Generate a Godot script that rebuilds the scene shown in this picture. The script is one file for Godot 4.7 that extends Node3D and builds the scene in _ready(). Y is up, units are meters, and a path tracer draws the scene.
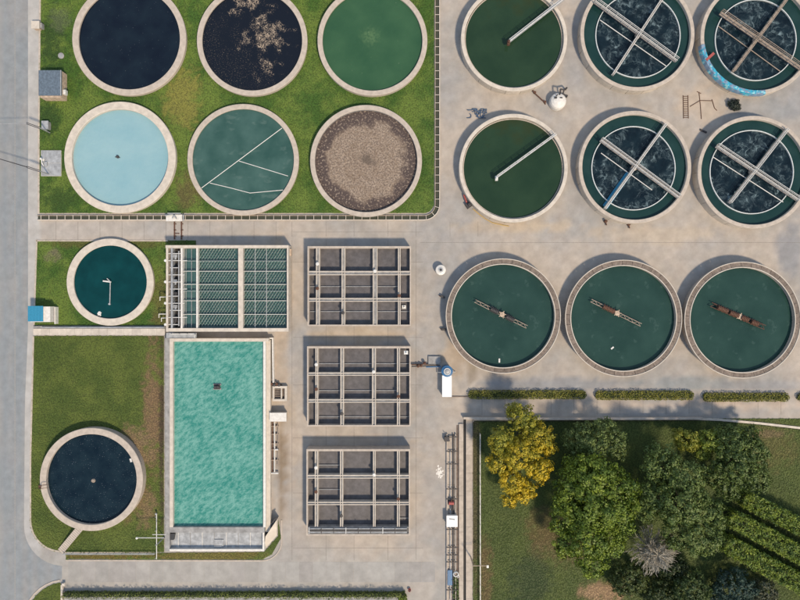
extends Node3D
# A sewage works seen from a drone 120 m up. Plan coordinates (u, v) are on a grid of 0.2 m whose middle is (400, 300);
# at(u, v, h) is the point h metres above ground that the drone sees over that grid square.

const S := 0.2
const H := 120.0
var rng := RandomNumberGenerator.new()
var taken := {}
var M := {}
var inner := {}     # tank -> inner radius
var lawns := []     # grass areas
var rounds := []    # [x, z, radius] of what stands on the grass
var noise_a := FastNoiseLite.new()
var noise_b := FastNoiseLite.new()
var noise_c := FastNoiseLite.new()

func at(u: float, v: float, h := 0.0) -> Vector3:
	var k := S * (H - h) / H
	return Vector3((u - 400.0) * k, h, (v - 300.0) * k)

func lin(r: float, g: float, b: float) -> Color:
	return Color(r, g, b).linear_to_srgb()

# ---------------------------------------------------------------- mesh building
class Geo:
	var v := PackedVector3Array()
	var n := PackedVector3Array()
	var c := PackedColorArray()
	var t := PackedVector2Array()
	var col := Color.WHITE
	func tri(a: Vector3, b: Vector3, d: Vector3, na: Vector3, nb: Vector3, nd: Vector3) -> void:
		if (b - a).cross(d - a).dot(na + nb + nd) > 0.0:
			v.append(a); v.append(d); v.append(b); n.append(na); n.append(nd); n.append(nb)
		else:
			v.append(a); v.append(b); v.append(d); n.append(na); n.append(nb); n.append(nd)
		for i in 3:
			c.append(col)
	func face(p: Array, out: Vector3) -> void:
		var nn: Vector3 = (p[1] - p[0]).cross(p[2] - p[0])
		if nn.length_squared() < 1e-14:
			return
		nn = nn.normalized()
		if nn.dot(out) < 0.0:
			nn = -nn
		for i in range(1, p.size() - 1):
			tri(p[0], p[i], p[i + 1], nn, nn, nn)
	func box(p: Vector3, s: Vector3, b := Basis()) -> void:
		var h := s * 0.5
		for ax in 3:
			for sg in [-1.0, 1.0]:
				var o := Vector3.ZERO; o[ax] = sg
				var e := Vector3.ZERO; e[(ax + 1) % 3] = h[(ax + 1) % 3]
				var f := Vector3.ZERO; f[(ax + 2) % 3] = h[(ax + 2) % 3]
				var q := o * h
				face([p + b * (q - e - f), p + b * (q + e - f), p + b * (q + e + f), p + b * (q - e + f)], b * o)
	func bar(a: Vector3, b: Vector3, w: float, hh: float) -> void:
		var d := b - a
		var l := d.length()
		if l < 1e-5:
			return
		var x := d / l
		var up := Vector3.UP if absf(x.y) < 0.95 else Vector3.RIGHT
		var z := x.cross(up).normalized()
		box((a + b) * 0.5, Vector3(l, hh, w), Basis(x, z.cross(x).normalized(), z))
	func tube(a: Vector3, b: Vector3, ra: float, rb: float, k := 8, caps := true) -> void:
		var d := (b - a).normalized()
		var up := Vector3.UP if absf(d.y) < 0.95 else Vector3.RIGHT
		var x := d.cross(up).normalized()
		var z := d.cross(x).normalized()
		for i in k:
			var p := TAU * i / k
			var q := TAU * (i + 1) / k
			var e := x * cos(p) + z * sin(p)
			var f := x * cos(q) + z * sin(q)
			tri(a + e * ra, a + f * ra, b + f * rb, e, f, f)
			tri(a + e * ra, b + f * rb, b + e * rb, e, f, e)
			if caps:
				tri(a, a + e * ra, a + f * ra, -d, -d, -d)
				tri(b, b + e * rb, b + f * rb, d, d, d)
	func pipe(p: Array, r: float, k := 8) -> void:
		for i in p.size() - 1:
			tube(p[i], p[i + 1], r, r, k)
	func lathe(p: Vector3, prof: Array, k := 24) -> void:   # prof: Vector2(radius, height)
		for i in prof.size() - 1:
			var a: Vector2 = prof[i]
			var b: Vector2 = prof[i + 1]
			var nn := Vector2(b.y - a.y, a.x - b.x).normalized()
			for j in k:
				var u := TAU * j / k
				var w := TAU * (j + 1) / k
				var e := Vector3(cos(u), 0, sin(u))
				var f := Vector3(cos(w), 0, sin(w))
				var ne := e * nn.x + Vector3.UP * nn.y
				var nf := f * nn.x + Vector3.UP * nn.y
				var p0 := p + e * a.x + Vector3.UP * a.y
				var p1 := p + f * a.x + Vector3.UP * a.y
				var p2 := p + f * b.x + Vector3.UP * b.y
				var p3 := p + e * b.x + Vector3.UP * b.y
				if a.x > 1e-4:
					tri(p0, p1, p2, ne, nf, nf)
				if b.x > 1e-4:
					tri(p0, p2, p3, ne, nf, ne)
	func sector(r0: float, r1: float, y0: float, y1: float, a0: float, a1: float, k: int, ends := true, ch := 0.0) -> void:
		for i in k:
			var p := lerpf(a0, a1, float(i) / k)
			var q := lerpf(a0, a1, float(i + 1) / k)
			var e := Vector3(cos(p), 0, sin(p))
			var f := Vector3(cos(q), 0, sin(q))
			var g0 := Vector3.UP * y0
			var g1 := Vector3.UP * y1
			var gc := Vector3.UP * (y1 - ch)
			tri(e * r1 + g0, f * r1 + g0, f * r1 + gc, e, f, f)
			tri(e * r1 + g0, f * r1 + gc, e * r1 + gc, e, f, e)
			tri(e * r0 + g0, f * r0 + g0, f * r0 + gc, -e, -f, -f)
			tri(e * r0 + g0, f * r0 + gc, e * r0 + gc, -e, -f, -e)
			face([e * (r0 + ch) + g1, f * (r0 + ch) + g1, f * (r1 - ch) + g1, e * (r1 - ch) + g1], Vector3.UP)
			if ch > 0.0:
				face([e * r1 + gc, f * r1 + gc, f * (r1 - ch) + g1, e * (r1 - ch) + g1], e + f + Vector3.UP)
				face([e * r0 + gc, f * r0 + gc, f * (r0 + ch) + g1, e * (r0 + ch) + g1], -e - f + Vector3.UP)
			if ends and i == 0:
				face([e * r0 + g0, e * r1 + g0, e * r1 + g1, e * r0 + g1], e.cross(Vector3.UP) if false else e - f)
			if ends and i == k - 1:
				face([f * r0 + g0, f * r1 + g0, f * r1 + g1, f * r0 + g1], f - e)
	func disc(r: float, y: float, k := 64) -> void:
		for i in k:
			var p := TAU * i / k
			var q := TAU * (i + 1) / k
			tri(Vector3(0, y, 0), Vector3(cos(p) * r, y, sin(p) * r), Vector3(cos(q) * r, y, sin(q) * r), Vector3.UP, Vector3.UP, Vector3.UP)
	func prism(poly: PackedVector2Array, y0: float, y1: float) -> void:
		var idx := Geometry2D.triangulate_polygon(poly)
		for i in range(0, idx.size(), 3):
			var a := poly[idx[i]]; var b := poly[idx[i + 1]]; var d := poly[idx[i + 2]]
			tri(Vector3(a.x, y1, a.y), Vector3(b.x, y1, b.y), Vector3(d.x, y1, d.y), Vector3.UP, Vector3.UP, Vector3.UP)
		var ccw := not Geometry2D.is_polygon_clockwise(poly)
		for i in poly.size():
			var a := poly[i]
			var b := poly[(i + 1) % poly.size()]
			var o := Vector2(b.y - a.y, a.x - b.x) * (1.0 if ccw else -1.0)
			face([Vector3(a.x, y0, a.y), Vector3(b.x, y0, b.y), Vector3(b.x, y1, b.y), Vector3(a.x, y1, a.y)], Vector3(o.x, 0, o.y))
	func ribbon(p: PackedVector2Array, o0: float, o1: float, y0: float, y1: float, ch := 0.0) -> void:
		var m := PackedVector2Array()
		for i in p.size():
			var d0 := (p[i] - p[maxi(i - 1, 0)]).normalized()
			var d1 := (p[mini(i + 1, p.size() - 1)] - p[i]).normalized()
			if i == 0: d0 = d1
			if i == p.size() - 1: d1 = d0
			var nn := (d0.orthogonal() + d1.orthogonal()).normalized()
			m.append(nn / maxf(0.4, nn.dot(d0.orthogonal())))
		for i in p.size() - 1:
			var j := i + 1
			var a0 := p[i] + m[i] * o0; var a1 := p[i] + m[i] * o1
			var b0 := p[j] + m[j] * o0; var b1 := p[j] + m[j] * o1
			var s := signf(o1 - o0) * ch
			var c0 := p[i] + m[i] * (o0 + s); var c1 := p[i] + m[i] * (o1 - s)
			var e0 := p[j] + m[j] * (o0 + s); var e1 := p[j] + m[j] * (o1 - s)
			var side := Vector3(m[i].x, 0, m[i].y) * signf(o1 - o0)
			var yc := y1 - ch
			face([Vector3(c0.x, y1, c0.y), Vector3(c1.x, y1, c1.y), Vector3(e1.x, y1, e1.y), Vector3(e0.x, y1, e0.y)], Vector3.UP)
			face([Vector3(a1.x, y0, a1.y), Vector3(b1.x, y0, b1.y), Vector3(b1.x, yc, b1.y), Vector3(a1.x, yc, a1.y)], side)
			face([Vector3(a0.x, y0, a0.y), Vector3(b0.x, y0, b0.y), Vector3(b0.x, yc, b0.y), Vector3(a0.x, yc, a0.y)], -side)
			if ch > 0.0:
				face([Vector3(a1.x, yc, a1.y), Vector3(b1.x, yc, b1.y), Vector3(e1.x, y1, e1.y), Vector3(c1.x, y1, c1.y)], side + Vector3.UP)
				face([Vector3(a0.x, yc, a0.y), Vector3(b0.x, yc, b0.y), Vector3(e0.x, y1, e0.y), Vector3(c0.x, y1, c0.y)], -side + Vector3.UP)
			var along := Vector3(p[j].x - p[i].x, 0, p[j].y - p[i].y)
			if i == 0:
				face([Vector3(a0.x, y0, a0.y), Vector3(a1.x, y0, a1.y), Vector3(c1.x, y1, c1.y), Vector3(c0.x, y1, c0.y)], -along)
			if j == p.size() - 1:
				face([Vector3(b0.x, y0, b0.y), Vector3(b1.x, y0, b1.y), Vector3(e1.x, y1, e1.y), Vector3(e0.x, y1, e0.y)], along)
	func mesh() -> ArrayMesh:
		var a := []
		a.resize(Mesh.ARRAY_MAX)
		a[Mesh.ARRAY_VERTEX] = v
		a[Mesh.ARRAY_NORMAL] = n
		a[Mesh.ARRAY_COLOR] = c
		if t.size() == v.size():
			a[Mesh.ARRAY_TEX_UV] = t
		var m := ArrayMesh.new()
		m.add_surface_from_arrays(Mesh.PRIMITIVE_TRIANGLES, a)
		return m

func numbered(called: String) -> String:
	var k: int = taken.get(called, 0)
	taken[called] = k + 1
	return called if k == 0 else "%s_%03d" % [called, k]

func put(called: String, what, m: Material, parent: Node3D) -> MeshInstance3D:
	var o := MeshInstance3D.new()
	o.mesh = what.mesh() if what is Geo else what
	o.material_override = m
	o.name = called
	parent.add_child(o, true)
	return o

func thing(called: String, label: String, category: String, where: Vector3, group := "", turn := 0.0) -> Node3D:
	var o := Node3D.new()
	o.name = numbered(called)
	add_child(o)
	o.position = where
	o.rotation.y = turn
	o.set_meta("label", label)
	o.set_meta("category", category)
	if group:
		o.set_meta("group", group)
	return o

func struct(called: String, what, m: Material) -> MeshInstance3D:
	var o := put(numbered(called), what, m, self)
	o.set_meta("kind", "structure")
	return o

func pl(a: Array) -> PackedVector2Array:   # grid numbers to a flat polygon in metres
	var p := PackedVector2Array()
	for i in range(0, a.size(), 2):
		var q := Vector2((a[i] - 400.0) * S, (a[i + 1] - 300.0) * S)
		if p.is_empty() or p[p.size() - 1].distance_to(q) > 0.02:
			p.append(q)
	return p

func arc_pts(u: float, v: float, r: float, a0: float, a1: float, k := 10) -> Array:
	var o := []
	for i in k + 1:
		var a := deg_to_rad(lerpf(a0, a1, float(i) / k))
		o.append(u + cos(a) * r); o.append(v + sin(a) * r)
	return o

func sheet(poly: PackedVector2Array, y: float, cell: float, colour: Callable) -> Geo:
	var g := Geo.new()
	var lo := poly[0]
	var hi := poly[0]
	for p in poly:
		lo = lo.min(p); hi = hi.max(p)
	var nx := ceili((hi.x - lo.x) / cell)
	var nz := ceili((hi.y - lo.y) / cell)
	var near := {}
	for i in poly.size():
		var a := poly[i]
		var b := poly[(i + 1) % poly.size()]
		var k := ceili(a.distance_to(b) / (cell * 0.25)) + 1
		for j in k + 1:
			var q := (a.lerp(b, float(j) / k) - lo) / cell
			var cx := floori(q.x); var cz := floori(q.y)
			near[Vector2i(cx, cz)] = true
			for e in [[-1, 0], [1, 0], [0, -1], [0, 1]]:
				near[Vector2i(cx + e[0], cz + e[1])] = true
	for i in nx:
		for j in nz:
			var x0 := lo.x + i * cell; var x1 := x0 + cell
			var z0 := lo.y + j * cell; var z1 := z0 + cell
			var pieces := []
			if near.has(Vector2i(i, j)):
				pieces = Geometry2D.intersect_polygons(poly, PackedVector2Array([Vector2(x0, z0), Vector2(x1, z0), Vector2(x1, z1), Vector2(x0, z1)]))
			elif Geometry2D.is_point_in_polygon(Vector2(x0 + cell * 0.5, z0 + cell * 0.5), poly):
				pieces = [PackedVector2Array([Vector2(x0, z0), Vector2(x1, z0), Vector2(x1, z1), Vector2(x0, z1)])]
			for pc in pieces:
				var idx: PackedInt32Array = Geometry2D.triangulate_polygon(pc)
				for q in range(0, idx.size(), 3):
					var pa: Vector2 = pc[idx[q]]; var pb: Vector2 = pc[idx[q + 1]]; var pd: Vector2 = pc[idx[q + 2]]
					if (pb - pa).cross(pd - pa) < 0.0:
						var sw := pb; pb = pd; pd = sw
					for pp in [pa, pb, pd]:
						g.v.append(Vector3(pp.x, y, pp.y)); g.n.append(Vector3.UP); g.c.append(colour.call(pp.x, pp.y))
	return g

# ---------------------------------------------------------------- materials
func noise_tex(size: int, freq: float, oct: int, lo: float, hi: float, sd: int, kind := FastNoiseLite.TYPE_SIMPLEX_SMOOTH, normal := false, bump := 4.0, mid := 0.5) -> NoiseTexture2D:
	var f := FastNoiseLite.new()
	f.noise_type = kind; f.frequency = freq; f.fractal_octaves = oct; f.seed = sd
	f.fractal_gain = 0.6
	var t := NoiseTexture2D.new()
	t.width = size; t.height = size; t.seamless = true; t.noise = f
	if normal:
		t.as_normal_map = true; t.bump_strength = bump
	else:
		var g := Gradient.new()
		g.offsets = PackedFloat32Array([0.0, mid, 1.0])
		var m := (lo + hi) * 0.5
		g.colors = PackedColorArray([Color(lo, lo, lo), Color(m, m, m), Color(hi, hi, hi)])
		t.color_ramp = g
	return t

func mat(called: String, c: Color, rough: float, tex: Texture2D = null, metres := 10.0, vc := false, metal := 0.0) -> StandardMaterial3D:
	var m := StandardMaterial3D.new()
	m.resource_name = called
	m.albedo_color = lin(c.r, c.g, c.b)
	m.roughness = rough
	m.metallic = metal
	m.vertex_color_use_as_albedo = vc
	if tex:
		m.albedo_texture = tex
		m.uv1_triplanar = true
		m.uv1_world_triplanar = true
		m.uv1_scale = Vector3.ONE / metres
	M[called] = m
	return m

func paint(w: int, h: int, f: Callable) -> ImageTexture:
	var d := PackedByteArray()
	d.resize(w * h * 3)
	var k := 0
	for j in h:
		for i in w:
			var c: Color = f.call((i + 0.5) / w * 2.0 - 1.0, (j + 0.5) / h * 2.0 - 1.0)
			c = c.linear_to_srgb()
			d[k] = clampi(int(c.r * 255.0), 0, 255); d[k + 1] = clampi(int(c.g * 255.0), 0, 255); d[k + 2] = clampi(int(c.b * 255.0), 0, 255)
			k += 3
	return ImageTexture.create_from_image(Image.create_from_data(w, h, false, Image.FORMAT_RGB8, d))

func water_mat(called: String, tex: Texture2D, rough := 0.12) -> StandardMaterial3D:
	var m := StandardMaterial3D.new()
	m.resource_name = called
	m.albedo_texture = tex
	m.roughness = rough
	m.metallic_specular = 0.3
	m.texture_repeat = false
	m.normal_enabled = true
	m.normal_texture = M.ripple
	m.normal_scale = 0.25
	M[called] = m
	return m

func fbm(x: float, y: float, f: float, sd: float) -> float:
	return noise_a.get_noise_2d(x * f + sd * 171.3, y * f - sd * 93.7)

func step_(a: float, b: float, x: float) -> float:
	return smoothstep(a, b, x)

func make_materials() -> void:
	noise_a.noise_type = FastNoiseLite.TYPE_SIMPLEX_SMOOTH; noise_a.frequency = 1.0; noise_a.fractal_octaves = 4; noise_a.seed = 5
	noise_b.noise_type = FastNoiseLite.TYPE_SIMPLEX_SMOOTH; noise_b.frequency = 1.0; noise_b.fractal_octaves = 2; noise_b.seed = 9
	noise_c.noise_type = FastNoiseLite.TYPE_CELLULAR; noise_c.frequency = 1.0; noise_c.fractal_type = FastNoiseLite.FRACTAL_NONE; noise_c.cellular_return_type = FastNoiseLite.RETURN_DISTANCE2_SUB; noise_c.seed = 14
	M.ripple = noise_tex(512, 0.02, 4, 0, 1, 31, FastNoiseLite.TYPE_SIMPLEX_SMOOTH, true, 3.0)
	var grain := noise_tex(2048, 0.012, 6, 0.86, 1.0, 3)
	var grain2 := noise_tex(1024, 0.012, 5, 0.84, 1.0, 8)
	var stain := noise_tex(1024, 0.008, 6, 0.72, 1.0, 12)
	var soil := noise_tex(1024, 0.04, 5, 0.5, 1.0, 21)
	mat("yard", Color(1, 1, 1), 0.9, grain, 70.0, true)
	mat("asphalt", Color(1, 1, 1), 0.85, grain, 55.0, true)
	mat("turf", Color(1, 1, 1), 0.95, soil, 14.0, true)
	mat("earth", Color(0.13, 0.14, 0.07), 0.95, soil, 40.0)
	mat("concrete", Color(0.5, 0.44, 0.38), 0.85, grain2, 16.0, true)
	mat("pale_concrete", Color(0.6, 0.545, 0.475), 0.8, grain2, 18.0, true)
	mat("old_concrete", Color(0.4, 0.33, 0.27), 0.9, stain, 9.0, true)
	mat("weathered_slab", Color(0.25, 0.205, 0.175), 0.9, stain, 7.0, true)
	mat("joint_seal", Color(0.29, 0.265, 0.24), 0.9, soil, 9.0)
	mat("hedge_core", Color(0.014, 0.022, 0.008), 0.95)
	mat("grey_concrete", Color(0.36, 0.36, 0.36), 0.85, stain, 14.0, true)
	mat("brown_channel", Color(0.19, 0.15, 0.13), 0.9, stain, 6.0)
	mat("wet_moss", Color(0.075, 0.085, 0.06), 0.85, soil, 5.0)
	mat("dark_mud", Color(0.06, 0.058, 0.055), 0.8, soil, 6.0)
	mat("white_paint", Color(0.74, 0.72, 0.68), 0.5, grain2, 9.0)
	mat("white_metal", Color(0.7, 0.7, 0.68), 0.4, grain2, 7.0)
	mat("galvanised", Color(0.46, 0.48, 0.5), 0.5, stain, 11.0, false, 0.2)
	mat("grating", Color(0.27, 0.25, 0.23), 0.7, grain2, 5.0)
	mat("dark_steel", Color(0.045, 0.042, 0.045), 0.6, grain2, 4.0)
	mat("rust", Color(0.17, 0.08, 0.05), 0.85, soil, 3.0)
	mat("red_paint", Color(0.4, 0.09, 0.08), 0.6, grain2, 3.0)
	mat("slate_roof", Color(0.13, 0.18, 0.24), 0.7, stain, 5.0)
	mat("blue_roof", Color(0.03, 0.25, 0.42), 0.5, grain2, 4.0)
	mat("blue_paint", Color(0.04, 0.15, 0.32), 0.45, grain2, 4.0)
	mat("blue_tarp", Color(1, 1, 1), 0.4, grain2, 5.0, true)
	mat("beige_render", Color(0.6, 0.47, 0.36), 0.85, stain, 7.0)
	mat("bark", Color(0.1, 0.075, 0.055), 0.9, soil, 3.0)
	mat("pale_bark", Color(0.74, 0.68, 0.56), 0.9, soil, 3.0)
	mat("sludge", Color(0.115, 0.108, 0.115), 0.55, stain, 13.0)
	mat("lane_paint", Color(0.46, 0.455, 0.44), 0.8, soil, 5.0)
	mat("rubber", Color(0.03, 0.032, 0.036), 0.6)
	mat("hose_blue", Color(0.06, 0.1, 0.17), 0.6)
	mat("straw", Color(0.42, 0.3, 0.12), 0.9)
	mat("baffle_white", Color(0.62, 0.66, 0.66), 0.5, grain2, 6.0)
	mat("settler", Color(0.25, 0.33, 0.32), 0.55, stain, 6.0)
	mat("leaf", Color(1, 1, 1), 0.6, null, 1.0, true)
	M.leaf.backlight_enabled = true
	M.leaf.backlight = Color(0.35, 0.4, 0.15)
	mat("blade", Color(1, 1, 1), 0.7, null, 1.0, true)

# ---------------------------------------------------------------- plant helpers
func leaf(g: Geo, p: Vector3, nn: Vector3, s: float, c: Color) -> void:
	var x := nn.cross(Vector3(rng.randf_range(-1, 1), rng.randf_range(-1, 1), rng.randf_range(-1, 1))).normalized()
	var z := nn.cross(x)
	var a := p - x * s
	var b := p + z * s * 0.6 + nn * s * 0.15
	var d := p + x * s
	var e := p - z * s * 0.6 + nn * s * 0.15
	if (b - a).cross(d - a).dot(nn) > 0.0:
		g.v.append_array(PackedVector3Array([a, d, b, a, e, d]))
	else:
		g.v.append_array(PackedVector3Array([a, b, d, a, d, e]))
	g.n.append_array(PackedVector3Array([nn, nn, nn, nn, nn, nn]))
	g.c.append_array(PackedColorArray([c, c, c, c, c, c]))

func rdir() -> Vector3:
	var y := rng.randf_range(-1, 1)
	var a := rng.randf() * TAU
	var r := sqrt(1.0 - y * y)
	return Vector3(cos(a) * r, y, sin(a) * r)

func tint(a: Color, b: Color, k: float, spread: float) -> Color:
	var f := 1.0 + rng.randf_range(-spread, spread)
	var c := a.lerp(b, clampf(k, 0.0, 1.0))
	return Color(c.r * f, c.g * f, c.b * f)

func crown(g: Geo, c: Vector3, r: Vector3, clump: float, per: int, size: float, ca: Color, cb: Color, cover: float, others := [], own := -1) -> void:
	var area := 4.0 * PI * pow((pow(r.x * r.y, 1.6) + pow(r.y * r.z, 1.6) + pow(r.x * r.z, 1.6)) / 3.0, 1.0 / 1.6)
	var k := int(area / (clump * clump * PI) * cover)
	for i in k:
		var d := rdir()
		if d.y < -0.45 and rng.randf() < 0.75:
			continue
		var bump := 0.8 + 0.34 * noise_b.get_noise_3d(d.x * 1.7 + c.x, d.y * 1.7 + c.y, d.z * 1.7 + c.z) + rng.randf_range(-0.2, 0.16)
		var q := c + d * r * bump
		var inside := false
		for j in others.size():
			if j != own:
				var e: Vector3 = (q - others[j][0]) / others[j][1]
				if e.length() < 0.62:
					inside = true
		if inside:
			continue
		var tone := rng.randf() * 0.6 + 0.25 * (noise_b.get_noise_3d(q.x * 0.25, q.y * 0.25, q.z * 0.25) + 0.6)
		var cr := clump * rng.randf_range(0.65, 1.25)
		for l in per:
			var e := rdir()
			e.y = absf(e.y) * 0.9 - 0.15
			var o := (e * 0.75 + d * 0.45 + rdir() * 0.5).normalized()
			leaf(g, q + e * cr * rng.randf_range(0.45, 1.0), o, size * rng.randf_range(0.7, 1.3), tint(ca, cb, tone + rng.randf_range(-0.15, 0.15), 0.22))

func tree(called: String, label: String, base: Vector2, lobes: Array, ca: Color, cb: Color, o := {}) -> Node3D:
	var b := at(base.x, base.y)
	var t := thing(called, label, o.get("category", "tree"), b, o.get("group", "trees in the park"))
	var ls := []
	var mid := Vector3.ZERO
	for l in lobes:
		var c := at(l[0], l[1], l[2]) - b
		var r: float = l[3] * S * (H - l[2]) / H
		ls.append([c, Vector3(r, r * (l[4] if l.size() > 4 else 0.8), r), l[5] if l.size() > 5 else 0.0])
		mid += c / lobes.size()
	var w := Geo.new()
	var fork := Vector3(mid.x * 0.5, mid.y * 0.5, mid.z * 0.5)
	var tr: float = o.get("trunk", 0.35)
	w.tube(Vector3.ZERO, fork * 0.5, tr * 1.25, tr, 10, false)
	w.tube(fork * 0.5, fork, tr, tr * 0.8, 10, false)
	put("trunk", w, o.get("bark", M.bark), t)
	for l in ls:
		var e := Geo.new()
		var m: Vector3 = fork.lerp(l[0], 0.5) + Vector3(rng.randf_range(-.3, .3), rng.randf_range(-.2, .4), rng.randf_range(-.3, .3))
		e.tube(fork * 0.97, m, tr * 0.55, tr * 0.35, 7, false)
		e.tube(m, l[0], tr * 0.35, tr * 0.15, 7, false)
		for k in 4:
			e.tube(l[0].lerp(m, 0.3), l[0] + rdir() * l[1] * 0.75, tr * 0.14, 0.02, 5, false)
		put("limb", e, o.get("bark", M.bark), t)
	var g := Geo.new()
	for i in ls.size():
		crown(g, ls[i][0], ls[i][1], o.get("clump", 0.75), o.get("per", 26), o.get("size", 0.26), ca.lerp(o.get("alt", ca), ls[i][2]), cb.lerp(o.get("alt", cb), ls[i][2] * 0.75), o.get("cover", 1.5), ls, i)
	put("crown", g, M.leaf, t)
	return t

# ---------------------------------------------------------------- tank helpers
func tank(d: Dictionary) -> Node3D:
	var h: float = d.h
	var c := at(d.u, d.v, h)
	var t := thing(d.name, d.label, "tank", Vector3(c.x, 0, c.z), d.get("group", ""))
	var ro: float = d.r * S * (H - h) / H
	var w: float = d.get("rim", 1.3)
	var ri := ro - w
	var over: float = d.get("over", 0.0)
	var ct: float = d.get("cap", 0.22)
	var n: int = d.get("panels", 0)
	var wm: Material = d.get("wall", M.pale_concrete)
	var g := Geo.new()
	var rw := ro - over - 0.08
	if n > 0:
		g.sector(ri + 0.03, rw - 0.09, 0.0, h - ct, 0.0, TAU, 96, false)
		put("wall", g, wm, t)
		var tones := [0.86, 0.94, 1.0, 0.9]
		var shared := []
		for k in 4:
			var p := Geo.new()
			p.col = Color(tones[k], tones[k] * 0.99, tones[k] * 0.97)
			p.sector(rw - 0.1, rw, 0.0, h - ct, 0.004, TAU / n - 0.004, 6)
			shared.append(p.mesh())
		for k in n:
			var o := put("wall_panel", shared[rng.randi() % 4], wm, t)
			o.rotation.y = -TAU * k / n
	else:
		g.sector(ri + 0.03, rw, 0.0, h - ct, 0.0, TAU, 96, false)
		put("wall", g, wm, t)
	var sl: int = d.get("slabs", 0)
	var cm: Material = d.get("coping", wm)
	if sl > 0:
		var shared := []
		var tones := [0.82, 0.92, 1.0, 0.88, 0.96]
		for k in 5:
			var p := Geo.new()
			p.col = Color(tones[k], tones[k] * 0.99, tones[k] * 0.98)
			p.sector(ri, ro, h - ct, h, 0.0028, TAU / sl - 0.0028, 4, true, 0.04)
			shared.append(p.mesh())
		for k in sl:
			var o := put("coping_slab", shared[rng.randi() % 5], cm, t)
			o.rotation.y = -TAU * (k + 0.37) / sl
	else:
		var p := Geo.new()
		p.sector(ri, ro, h - ct, h, 0.0, TAU, 96, false, 0.07)
		put("coping", p, cm, t)
	if d.has("water"):
		water(t, d.water, ri + 0.02, h - d.get("drop", 0.6), "water")
	inner[t] = ri
	return t

func water(t: Node3D, m: Material, r: float, y: float, called: String, r0 := 0.0) -> void:
	var g := Geo.new()
	if r0 > 0.0:
		for i in 96:
			var e := Vector3(cos(TAU * i / 96), 0, sin(TAU * i / 96)); var f := Vector3(cos(TAU * (i + 1) / 96), 0, sin(TAU * (i + 1) / 96))
			g.face([e * r0 + Vector3.UP * y, f * r0 + Vector3.UP * y, f * r + Vector3.UP * y, e * r + Vector3.UP * y], Vector3.UP)
	else:
		g.disc(r, y, 96)
	for p in g.v:
		g.t.append(Vector2(p.x / r * 0.5 + 0.5, p.z / r * 0.5 + 0.5))
	put(called, g, m, t)

func loc(t: Node3D, u: float, v: float, h: float) -> Vector3:
	return at(u, v, h) - t.position

func railing(a: Vector3, b: Vector3, hh := 1.0, th := 0.07, gap := 1.6) -> Geo:
	var g := Geo.new()
	var k := maxi(1, roundi(a.distance_to(b) / gap))
	for i in k + 1:
		var p := a.lerp(b, float(i) / k)
		g.bar(p, p + Vector3.UP * hh, th, th)
	g.bar(a + Vector3.UP * hh, b + Vector3.UP * hh, th, th)
	g.bar(a + Vector3.UP * hh * 0.55, b + Vector3.UP * hh * 0.55, th * 0.7, th * 0.7)
	return g

func walkway(t: Node3D, called: String, a: Vector3, b: Vector3, w: float, deck: Material, rail: Material, rails := true, thick := 0.22) -> MeshInstance3D:
	var g := Geo.new()
	g.bar(a, b, w, thick)
	var o := put(called, g, deck, t)
	if rails:
		var s := (b - a).cross(Vector3.UP).normalized() * (w * 0.5 - 0.05)
		var up := Vector3.UP * thick * 0.5
		put("handrail", railing(a + s + up, b + s + up, 0.95, 0.08), rail, o)
		put("handrail", railing(a - s + up, b - s + up, 0.95, 0.08), rail, o)
	return o


# ---------------------------------------------------------------- colours of the ground
var DRY := [
	[183, 98, 22, 34, Color(0.24, 0.23, 0.055), 0.85], [52, 40, 13, 30, Color(0.028, 0.07, 0.012), 0.85], [50, 118, 12, 22, Color(0.03, 0.075, 0.012), 0.8], [55, 198, 22, 14, Color(0.038, 0.085, 0.014), 0.8], [330, 20, 9, 26, Color(0.035, 0.085, 0.012), 0.7], [188, 190, 16, 22, Color(0.16, 0.12, 0.05), 0.7], [52, 255, 9, 8, Color(0.2, 0.18, 0.12), 0.8],
	[160, 300, 9, 40, Color(0.13, 0.12, 0.035), 0.8], [110, 243, 80, 6, Color(0.12, 0.11, 0.03), 0.7], [60, 18, 12, 14, Color(0.12, 0.15, 0.08), 0.6],
	[153, 410, 11, 75, Color(0.23, 0.155, 0.085), 1.0], [136, 448, 22, 22, Color(0.25, 0.18, 0.1), 1.0], [146, 508, 14, 22, Color(0.24, 0.17, 0.09), 0.9], [125, 518, 12, 8, Color(0.2, 0.15, 0.07), 0.7],
	[162, 440, 3, 95, Color(0.075, 0.055, 0.035), 0.9], [105, 556, 60, 3, Color(0.22, 0.15, 0.04), 0.7], [215, 556, 60, 6, Color(0.2, 0.165, 0.045), 0.8],
	[562, 545, 34, 22, Color(0.15, 0.115, 0.05), 0.75], [540, 527, 18, 22, Color(0.15, 0.115, 0.045), 0.7], [605, 592, 26, 12, Color(0.36, 0.24, 0.14), 1.0], [485, 575, 9, 40, Color(0.16, 0.115, 0.05), 0.85],
	[475, 470, 5, 160, Color(0.11, 0.09, 0.045), 0.8], [770, 447, 34, 26, Color(0.125, 0.12, 0.035), 0.8], [770, 434, 32, 4, Color(0.2, 0.15, 0.08), 0.8], [530, 582, 26, 26, Color(0.035, 0.062, 0.016), 0.85]]

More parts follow.
